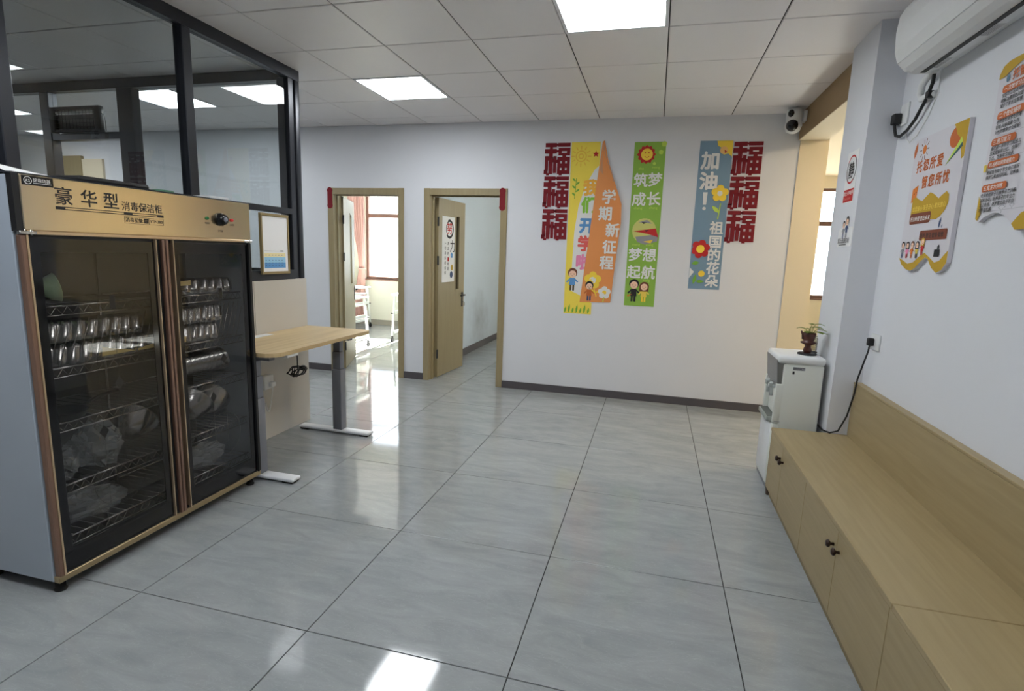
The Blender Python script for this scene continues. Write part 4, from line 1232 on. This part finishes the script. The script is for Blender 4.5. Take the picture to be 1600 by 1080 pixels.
for (u, v, r) in ((-.835, 1.688, .022), (-.775, 1.692, .015)):
    pl2('printed_sparkle', [line(u - r, v, u - r * .25, v + r * .3, .0015), line(u - r * .25, v + r * .3, u, v + r, .0015), line(u, v + r, u + r * .25, v + r * .3, .0015), line(u + r * .25, v + r * .3, u + r, v, .0015), line(u + r, v, u + r * .25, v - r * .3, .0015), line(u + r * .25, v - r * .3, u, v - r, .0015), line(u, v - r, u - r * .25, v - r * .3, .0015), line(u - r * .25, v - r * .3, u - r, v, .0015)], I_GREY)

# column signs ----------------------------------------------------------
XCF = 3.085
S = Sheet((XCF - .003, 0, 0), (0, -1, 0), (0, 0, 1), (-1, 0, 0))
q1 = single('quiet_sign', MB().box(XCF - .003, XCF - .0003, 2.045, 2.235, 1.825, 2.125), M_PAPER, 'narrow white quiet sign with a round emblem on the column, above the other sign', 'sign')
S.poly(q1, 'printed_ring', ring(-2.14, 2.02, .078, .010, 28, PI * .8, PI * 2.3), I_BLACK)
S.poly(q1, 'printed_ring', ring(-2.14, 2.02, .078, .010, 16, PI * .3, PI * .8) + ring(-2.14, 2.02, .078, .011, 10, PI * 1.3, PI * 1.7), I_RED)
S.text(q1, '静', -2.19, 1.978, .10, I_BLACK, .025)
S.poly(q1, 'printed_red_block', [rect(-2.225, -2.055, 1.832, 1.905)], I_RED)
S.text(q1, '禁止大声喧哗', -2.222, 1.872, .0275, I_WHITE, .015)
S.text(q1, 'Quiet please', -2.21, 1.845, .022, ink('pale_red', (230, 150, 140)), 0)
q2 = single('no_chasing_sign', MB().prism([(XCF - .0003, y, z) for y, z in [(2.23, 1.565)] + [(2.23, 1.66), (2.215, 1.675)] + [(2.16, 1.68), (2.15, 1.72), (2.125, 1.735), (2.09, 1.745), (2.07, 1.735), (2.06, 1.68)] + [(1.99, 1.68), (1.98, 1.67), (1.98, 1.575), (1.99, 1.565)]], (-.0027, 0, 0)), M_PAPER, 'white sign with two running children on the column, lower of the two', 'sign')
kid(S, q2, -2.14, 1.615, .10, I_BLACK, I_GREY, I_NAVY)
kid(S, q2, -2.085, 1.618, .12, I_BLACK, I_NAVY, I_GREY)
S.text(q2, '禁止追逐打闹', -2.22, 1.588, .034, I_BLACK, .018)
S.poly(q2, 'printed_small_line', [rect(-2.19, -2.06, 1.574, 1.578)], I_BLACK)

# ================================================================== BACK WALL BANNERS
S = Sheet((0, YW - .003, 0), (1, 0, 0), (0, 0, 1), (0, -1, 0))
def banner(name, x0, x1, z0, z1, m, label):
    return single(name, MB().box(x0, x1, YW - .003, YW - .0004, z0, z1), m, label, 'banner')
def fu(x0, x1, z0, z1):
    """the blocky character in unit rectangles"""
    W, Hh = x1 - x0, z1 - z0
    R = []
    def r(a, b, c, d): R.append((x0 + a * W, x0 + b * W, z0 + c * Hh, z0 + d * Hh))
    r(.02, .47, .87, 1.0)       # left top bar
    r(.19, .31, .80, .88)
    r(.0, .47, .66, .81)        # left second bar
    r(.17, .32, .0, .67)        # stem
    r(.01, .14, .10, .58); r(.14, .18, .44, .58); r(-.02, .13, 0, .14)
    r(.35, .47, .03, .58); r(.31, .36, .38, .50)
    r(.51, 1.0, .88, 1.0)       # right top bar
    r(.54, .67, .60, .84); r(.87, 1.0, .60, .84); r(.67, .87, .74, .84); r(.67, .87, .60, .68)   # mouth box
    r(.51, .62, .0, .55); r(.89, 1.0, .0, .55); r(.62, .89, .42, .55); r(.62, .89, .0, .12); r(.69, .82, .12, .42); r(.62, .69, .20, .34); r(.82, .89, .20, .34)  # field box
    r(.70, .84, .55, .60)
    r(.45, .53, .36, .46); r(.45, .56, .91, .97); r(.45, .56, .70, .77)
    return R
for (x0, x1, zt, zb, lab) in ((.832, 1.088, 2.572, 1.605, 'dark red felt strip of three paper-cut luck characters left of the yellow banner'), (2.612, 2.866, 2.555, 1.625, 'dark red felt strip of three paper-cut luck characters right of the blue banner')):
    t = thing('luck_character_strip', lab, 'wall decoration', ((x0 + x1) / 2, YW, zb), 'red luck character strips')
    h = (zt - zb) / 3
    for k in range(3):
        mb = MB()
        for (a, b, c, d) in fu(x0, x1, zt - h * (k + 1) + .012, zt - h * k - .012):
            mb.box(a, b, YW - .006, YW - .0005, c, d)
        mb.box(x0 + .02, x0 + .05, YW - .005, YW - .0005, zt - h * (k + 1) - .002, zt - h * (k + 1) + .02)
        mb.box(x0 + .15, x0 + .18, YW - .005, YW - .0005, zt - h * (k + 1) - .002, zt - h * (k + 1) + .02)
        part('cut_character', mb, M_RED, t)
# yellow banner
yb_ = banner('yellow_banner', 1.10, 1.385, .862, 2.565, ink('banner_yellow', (246, 222, 84)), 'yellow welcome banner partly covered by the orange one')
S.poly(yb_, 'printed_white_cloud', [[(1.16, 1.10), (1.17, 1.7), (1.20, 1.95), (1.26, 2.15), (1.34, 2.30), (1.384, 2.34), (1.384, .98), (1.25, 1.06)]], I_WHITE)
S.poly(yb_, 'printed_sun_swirl', ring(1.20, 2.43, .05, .012, 20) + ring(1.20, 2.43, .022, .012, 14) + [line(1.20 + .065 * math.cos(a), 2.43 + .065 * math.sin(a), 1.20 + .10 * math.cos(a), 2.43 + .10 * math.sin(a), .01) for a in [k * PI / 6 for k in range(12)]], ink('sun_yellow', (238, 196, 70)))
star = [(1.345 + (.034 if k % 2 == 0 else .015) * math.cos(PI / 2 + k * PI / 5), 2.45 + (.034 if k % 2 == 0 else .015) * math.sin(PI / 2 + k * PI / 5)) for k in range(10)]
S.poly(yb_, 'printed_star', [star], I_RED)
S.poly(yb_, 'printed_twig', [line(1.155, 2.02, 1.165, 2.22, .006)] + [leafp(1.16, 2.05 + .035 * k, 1.16 + (.04 if k % 2 else -.035), 2.08 + .035 * k, .009) for k in range(5)], I_GRN)
for ch, z, m in (('我', 2.07, ink('amber', (248, 184, 66))), ('们', 1.90, ink('leaf', (140, 200, 60))), ('开', 1.70, I_BLU), ('学', 1.52, ink('coral', (226, 96, 90))), ('啦', 1.335, I_PNK)):
    S.text(yb_, ch, 1.235 - (2.07 - z) * .05, z, .16, m, .06)
kid(S, yb_, 1.175, 1.10, .22, I_BRN, I_BLU, ink('dark_olive', (90, 80, 50)))
S.poly(yb_, 'printed_grass', [leafp(1.11 + .04 * k, .865, 1.12 + .04 * k, .93 + .03 * (k % 2), .01) for k in range(7)], I_GRN)
# orange banner: a folded, curling strip
M_ORB = ink('banner_orange', (232, 150, 84))
def strip_x(t):      # left and right border as the strip hangs (t 0 top .. 1 bottom)
    lft = [(0, 1.405), (.08, 1.395), (.3, 1.36), (.6, 1.32), (1, 1.262)]
    rgt = [(0, 1.425), (.12, 1.47), (.25, 1.545), (.38, 1.625), (.5, 1.632), (.75, 1.60), (1, 1.575)]
    def f(tab):
        for (a, x), (b, y) in zip(tab, tab[1:]):
            if a <= t <= b:
                return x + (y - x) * (t - a) / (b - a)
        return tab[-1][1]
    return f(lft), f(rgt)
def curl(u, t):
    return YW - .006 - .030 * math.sin(PI * u) * math.sin(PI * min(1, t * 1.05)) - .028 * u ** 3 * math.sin(PI * t)
rows = []
for i in range(27):
    t = i / 26
    a, b = strip_x(t)
    z = 2.565 + (.985 - 2.565) * t
    rows.append([Vector((a + (b - a) * k / 8, curl(k / 8, t), z + .012 * k / 8)) for k in range(9)])
ob_ = MB().grid(rows)
n1 = len(ob_.v)
ob_.v += [p + Vector((0, .0012, 0)) for p in ob_.v]
for f in list(ob_.f):
    ob_.f.append([i + n1 for i in f][::-1]); ob_.sm.append(True)
ob_o = single('orange_banner', ob_, M_ORB, 'orange curling banner hanging over the right side of the yellow one', 'banner')
class Curl(Sheet):
    def at(s, x, z, h=0.0):
        t = min(1, max(0, (2.565 - z) / 1.58))
        a, b = strip_x(t)
        u = min(1, max(0, (x - a) / (b - a)))
        return Vector((x, curl(u, t) - .0015 - h, z))
SC = Curl((0, 0, 0), (1, 0, 0), (0, 0, 1), (0, -1, 0))
foldp = [(1.392, 2.30), (1.408, 2.40), (1.42, 2.545), (1.45, 2.42), (1.50, 2.30), (1.545, 2.18), (1.47, 2.22), (1.42, 2.26)]
SC.poly(ob_o, 'folded_corner', [foldp], ink('fold_shade', (206, 150, 112)))
for ch, x, z in (('学', 1.43, 1.985), ('期', 1.405, 1.825), ('新', 1.485, 1.665), ('征', 1.465, 1.50), ('程', 1.445, 1.345)):
    SC.text(ob_o, ch, x, z, .14, I_WHITE, .04)
SC.poly(ob_o, 'printed_yellow_flower', petals(1.385, 1.215, .050, .040, 5), I_YEL)
SC.poly(ob_o, 'printed_flower_heart', [circ(1.385, 1.215, .034, 14)], I_WHITE)
SC.poly(ob_o, 'printed_flower_stem', [line(1.40, 1.14, 1.43, 1.05, .010), leafp(1.42, 1.09, 1.35, 1.125, .012), leafp(1.42, 1.09, 1.48, 1.12, .012)], I_YEL)
SC.poly(ob_o, 'printed_white_flower', petals(1.51, 1.095, .036, .030, 5), I_WHITE)
SC.poly(ob_o, 'printed_flower_heart', [circ(1.51, 1.095, .022, 12)], I_YEL)
SC.poly(ob_o, 'printed_flower_stem', [line(1.51, 1.05, 1.50, 1.0, .010)], I_LGRN)
kid(SC, ob_o, 1.355, 1.005, .19, I_BLACK, I_RUST, I_NAVY)
# green banner
gb_ = banner('green_banner', 1.713, 2.007, .977, 2.556, ink('banner_green', (142, 186, 72)), 'green banner with a smiling sun, a paper plane and two children')
S.poly(gb_, 'printed_sun_rays', [circ(1.83, 2.44, .075, 9)] + [leafp(1.83 + .05 * math.cos(a), 2.44 + .05 * math.sin(a), 1.83 + .088 * math.cos(a), 2.44 + .088 * math.sin(a), .018) for a in [k * PI / 6 for k in range(12)]], I_RED)
S.poly(gb_, 'printed_sun_face', [circ(1.835, 2.44, .055, 20)], I_YEL)
S.poly(gb_, 'printed_sun_smile', [circ(1.818, 2.455, .006, 8), circ(1.852, 2.455, .006, 8)] + ring(1.835, 2.435, .022, .005, 10, PI * 1.15, PI * 1.85), I_RED)
S.poly(gb_, 'printed_blossoms', petals(1.965, 2.46, .012, .011, 5) + petals(1.99, 2.535, .012, .014, 5) + petals(1.91, 2.355, .008, .008, 5), I_LGRN)
for ch, x, z in (('筑', 1.725, 2.15), ('梦', 1.86, 2.155), ('成', 1.72, 1.97), ('长', 1.86, 1.975), ('梦', 1.722, 1.435), ('想', 1.86, 1.435), ('起', 1.72, 1.265), ('航', 1.86, 1.265)):
    S.text(gb_, ch, x, z, .136, I_WHITE, .03)
for t, x, z in (('zhu', 1.765, 2.30), ('meng', 1.89, 2.31), ('cheng', 1.745, 1.925), ('chang', 1.89, 1.93), ('meng', 1.755, 1.575), ('xiang', 1.885, 1.575), ('qi', 1.77, 1.225), ('hang', 1.885, 1.225)):
    S.text(gb_, t, x, z, .035, I_LGRN, 0)
S.poly(gb_, 'printed_plane_clouds', [circ(1.86, 1.72, .115, 22, .12)], ink('cloud_yellow', (206, 206, 120)))
S.poly(gb_, 'printed_plane_grey', [[(1.78, 1.66), (2.0, 1.69), (1.99, 1.62), (1.88, 1.585), (1.80, 1.61)], [(1.80, 1.80), (1.93, 1.79), (1.88, 1.825)]], I_GREY)
S.poly(gb_, 'printed_plane_red', [[(1.755, 1.715), (1.97, 1.745), (2.0, 1.66), (1.90, 1.69)]], I_RED)
S.poly(gb_, 'printed_plane_dark', [[(1.83, 1.805), (1.88, 1.80), (1.85, 1.785)], [(1.86, 1.725), (1.91, 1.728), (1.88, 1.712)]], I_BLACK)
S.poly(gb_, 'printed_plane_pencil', [[(1.86, 1.615), (1.95, 1.635), (1.93, 1.60)]], I_YEL)
kid(S, gb_, 1.80, 1.02, .215, I_BLACK, I_BLACK, I_BLACK)
kid(S, gb_, 1.90, 1.02, .195, I_BRN, I_PALEY, I_YEL, True)
S.poly(gb_, 'printed_trumpet', [[(1.735, 1.085), (1.745, 1.065), (1.785, 1.095)]], I_ORG)
# blue banner
bb_ = banner('blue_banner', 2.316, 2.606, 1.176, 2.557, ink('banner_blue', (122, 152, 176)), 'grey-blue banner with yellow and red flowers beside the red strip')
S.poly(bb_, 'printed_yellow_corner', [[(2.465, 2.555), (2.605, 2.555), (2.605, 2.41), (2.57, 2.44), (2.53, 2.43), (2.51, 2.49), (2.475, 2.51)]], I_YEL)
S.poly(bb_, 'printed_face', [circ(2.53, 2.47, .035, 14)], ink('peach', (244, 196, 120)))
S.poly(bb_, 'printed_beak', [[(2.535, 2.475), (2.56, 2.455), (2.54, 2.445)]], I_RED)
S.text(bb_, '加', 2.335, 2.315, .17, I_WHITE, .05)
S.text(bb_, '油', 2.335, 2.13, .17, I_WHITE, .05)
S.poly(bb_, 'printed_exclamation', [[(2.385, 1.975), (2.415, 1.975), (2.42, 2.09), (2.38, 2.09)], circ(2.40, 1.94, .016, 12)], I_WHITE)
for ch, z in (('祖', 1.715), ('国', 1.585), ('的', 1.46), ('花', 1.335), ('朵', 1.21)):
    S.text(bb_, ch, 2.465, z, .126, I_WHITE, .035)
S.poly(bb_, 'printed_yellow_flower', petals(2.53, 2.08, .045, .034, 5), I_YEL)
S.poly(bb_, 'printed_flower_heart', [circ(2.53, 2.08, .024, 12)], I_WHITE)
S.poly(bb_, 'printed_flower_stem', [line(2.545, 1.99, 2.53, 1.84, .010), leafp(2.54, 1.90, 2.47, 1.965, .018)], I_LGRN)
S.poly(bb_, 'printed_red_flower', [[(x, z) for x, z in circ(2.40, 1.56, .07, 20)]] + [[(x, z) for x, z in p if 2.317 < x] for p in petals(2.40, 1.56, .055, .034, 6)], I_RED)
S.poly(bb_, 'printed_flower_heart', [circ(2.40, 1.56, .038, 16)], I_YEL)
S.poly(bb_, 'printed_leaves', [leafp(2.33, 1.42, 2.40, 1.43, .018), leafp(2.36, 1.22, 2.38, 1.32, .016), leafp(2.38, 1.25, 2.46, 1.25, .014)], I_GRN)
S.poly(bb_, 'printed_bud', [circ(2.43, 1.325, .030, 14)], I_YEL)
S.poly(bb_, 'printed_white_petal', [[(2.318, 1.38), (2.36, 1.34), (2.318, 1.28)]], I_WHITE)
# red felt caps at the door frames
for x, lab in ((-1.625, 'dark red felt strip on the left doorway frame corner'), (.405, 'dark red felt strip on the right doorway frame corner')):
    mb = MB()
    pts = circ(x, 2.09, .034, 10, None, -.5, PI + .5) + circ(x, 1.925, .034, 10, None, PI - .5, 2 * PI + .5)
    mb.prism([(px_, YW - .0145, pz_) for px_, pz_ in pts], (0, -.004, 0))
    single('felt_strip', mb, M_RED, lab, 'decoration', 'red felt strips on the door frames')

# ================================================================== SECURITY CAMERA
sc_ = thing('security_camera', 'white dome security camera with antenna on the beam near the ceiling', 'camera', (3.08, 3.80, 2.60))
part('mount', MB().rbox(3.125, 3.154, 3.74, 3.84, 2.66, 2.75, .006, 2).cyl((3.13, 3.79, 2.71), (3.08, 3.78, 2.71), .02, 10), M_WHITE, sc_)
part('camera_head', MB().lathe((3.055, 3.76, 2.565), [(.025, 0), (.055, .018), (.070, .06), (.062, .10), (.064, .12), (.064, .175), (.05, .20), (.01, .207)], 22), M_WHITE, sc_)
part('lens_ball', MB().sphere((3.040, 3.725, 2.622), .050, 18, 12), M_BLACK, sc_)
part('sensor_window', MB().sphere((3.020, 3.712, 2.718), .026, 12, 8, (1, 1, 1.2)), M_BLACK, sc_)
part('antenna', MB().tube([(3.10, 3.74, 2.67), (3.06, 3.72, 2.775)], .009, 8), M_WHITE, sc_)

# ================================================================== INSECT KILLER on the office transom
iz = thing('insect_killer', 'black grid electric insect killer on the office door transom', 'insect killer', (-2.86, 2.2, 2.355))
M_IZ = mat('insect_killer_black', (30, 31, 32), .5)
for x in (-3.15, -2.66):
    part('end_cap', MB().rbox(x, x + .06, 2.12, 2.165, 2.356, 2.56, .008, 2), M_IZ, iz)
part('top_cover', MB().box(-3.15, -2.60, 2.122, 2.163, 2.535, 2.56), M_IZ, iz)
part('bottom_tray', MB().box(-3.15, -2.60, 2.122, 2.163, 2.356, 2.376), M_IZ, iz)
mb = MB()
for k in range(5):
    z = 2.395 + .032 * k
    mb.tube([(-3.09, 2.122, z), (-2.66, 2.122, z)], .0018, 4)
for k in range(12):
    x = -3.08 + .038 * k
    mb.tube([(x, 2.120, 2.376), (x, 2.120, 2.535)], .0022, 4)
part('wire_grid', mb, M_IZ, iz)
part('grid_backing', MB().box(-3.09, -2.66, 2.150, 2.154, 2.376, 2.50), mat('dull_grid', (96, 98, 98), .6), iz)
part('lamp_tube', MB().cyl((-3.09, 2.14, 2.515), (-2.66, 2.14, 2.515), .012, 10), M_WHITE, iz)
part('power_cord', MB().tube([(-2.60, 2.14, 2.50), (-2.57, 2.14, 2.49), (-2.56, 2.14, 2.42), (-2.56, 2.14, 2.36)], .003, 6), M_BLACKM, iz)

# ================================================================== CLASSROOM
M_DESKW = mat('desk_white', (232, 236, 228), .35, var=.02)
def student_desk(x, y, rz, label, W=.62, D=.5):
    """end frames with two slanted posts, cross bars and castors; base at origin"""
    t = thing('student_desk', label, 'desk', (x, y, 0), 'white student desks in the classroom')
    m = Matrix.Translation(Vector((x, y, 0))) @ Matrix.Rotation(rz, 4, 'Z')
    def P(name, mb, mt):
        mb.xf(m)
        return part(name, mb, mt, t)
    P('desk_top', MB().rbox(-W / 2, W / 2, -D / 2, D / 2, .735, .76, .008, 2), M_DESKW)
    P('book_tray', MB().rbox(-W / 2 + .06, W / 2 - .06, -D / 2 + .08, D / 2 - .04, .62, .64, .004, 1), M_DESKW)
    for s in (-1, 1):
        xx = s * (W / 2 - .05)
        P('leg', MB().tube([(xx, -D / 2 + .06, .735), (xx + s * .012, -D / 2 + .02, .4), (xx + s * .02, -D / 2 - .02, .09)], .018, 8), M_DESKW)
        P('leg', MB().tube([(xx, D / 2 - .06, .735), (xx + s * .012, D / 2 - .02, .4), (xx + s * .02, D / 2 + .02, .09)], .018, 8), M_DESKW)
        P('cross_bar', MB().rbox(xx - .012, xx + .022, -D / 2 + .03, D / 2 - .03, .44, .49, .006, 1), M_DESKW)
        P('cross_bar', MB().rbox(xx - .010, xx + .026, -D / 2 + .0, D / 2 - .0, .13, .17, .006, 1), M_DESKW)
        for e in (-1, 1):
            yy = e * (D / 2 + .02)
            P('clamp', MB().cyl((xx + s * .008, yy - e * .035, .45), (xx + s * .05, yy - e * .035, .45), .010, 8), M_BLACKM)
            P('castor', MB().cyl((xx + s * .006, yy, .032), (xx + s * .034, yy, .032), .032, 14).rbox(xx + s * .02 - .012, xx + s * .02 + .012, yy - .02, yy + .02, .04, .10, .005, 1), M_BLACKM)
    return t
student_desk(-3.40, 7.20, 0, 'white student desk by the pink curtain, farthest in the classroom', .62, .56)
student_desk(-2.38, 5.35, 0, 'white student desk nearest the doorway, half hidden by its frame', .62, .50)
student_desk(-1.75, 6.45, .12, 'white student desk at the right edge of the classroom doorway', .60, .46)
# tied curtain
rows = []
for i in range(37):
    z = 2.52 - i * (2.42 / 36)
    t = (2.52 - z) / 2.42
    if z > 1.07:
        k = (2.52 - z) / 1.45
        k = k * k * (3 - 2 * k)
        a, b = -3.71 + (.225) * k, -3.37 + (-.005) * k
    else:
        k = min(1, (1.07 - z) / .5)
        a, b = -3.485 - .10 * k, -3.375 + .02 * k
    amp = .030 if abs(z - 1.07) > .08 else .012
    row = []
    n = 36
    for q in range(n + 1):
        u = q / n
        row.append(Vector((a + (b - a) * u, 7.74 + amp * math.sin(u * PI * 11), z)))
    for q in range(n, -1, -1):
        u = q / n
        row.append(Vector((a + (b - a) * u, 7.752 + amp * math.sin(u * PI * 11), z)))
    rows.append(row)
cu = thing('curtain', 'pink curtain tied back beside the classroom window', 'curtain', (-3.5, 7.75, .1))
part('cloth', MB().grid(rows, True, True), M_PINK, cu)
part('tie_band', MB().tube([(-3.43 + .065 * math.cos(a), 7.746 + .045 * math.sin(a), 1.07) for a in [k * PI / 8 for k in range(16)]], .012, 6, True), M_PINK, cu)
# added lamp, out of view, for the warm spill from the corridor
cl_ = thing('corridor_fill_lamp', 'added round fill lamp, unseen, on the cream corridor ceiling', 'ceiling light', (4.2, 2.95, ZC - .08))
part('lamp_rim', MB().lathe((4.2, 2.95, ZC - .05), [(.2, 0), (.2, .0495)], 28), M_WHITE, cl_)
part('lamp_shade', MB().lathe((4.2, 2.95, ZC - .09), [(.10, 0), (.17, .012), (.195, .04), (.195, .041)], 28), mat('warm_fill_lamp', (255, 236, 200), .5, var=0, emit=(1.0, .79, .52, 52.0)), cl_)

# ================================================================== OUTSIDE
gr = struct('ground_outside', MB().box(-40, 40, YE + .25, 60, -6.2, -6.0), mat('pale_pavement', (176, 172, 166), .8))
bd = thing('apartment_building', 'pale apartment building across the street, seen through the classroom window', 'building', (-8, 26, -6))
part('wall', MB().box(-24, 8, 24, 32, -6, 7.5), mat('pale_facade', (226, 226, 224), .8), bd)
M_BW = mat('far_window_glass', (176, 190, 204), .2)
for ix in range(12):
    for iz_ in range(4):
        x, z = -22.5 + ix * 2.5, -4 + iz_ * 3.0
        w = part('window', MB().box(x, x + 1.2, 23.9, 23.995, z, z + 1.5), M_WHITE, bd)
        part('pane', MB().box(x + .08, x + 1.12, 23.88, 23.9, z + .08, z + 1.42), M_BW, w)
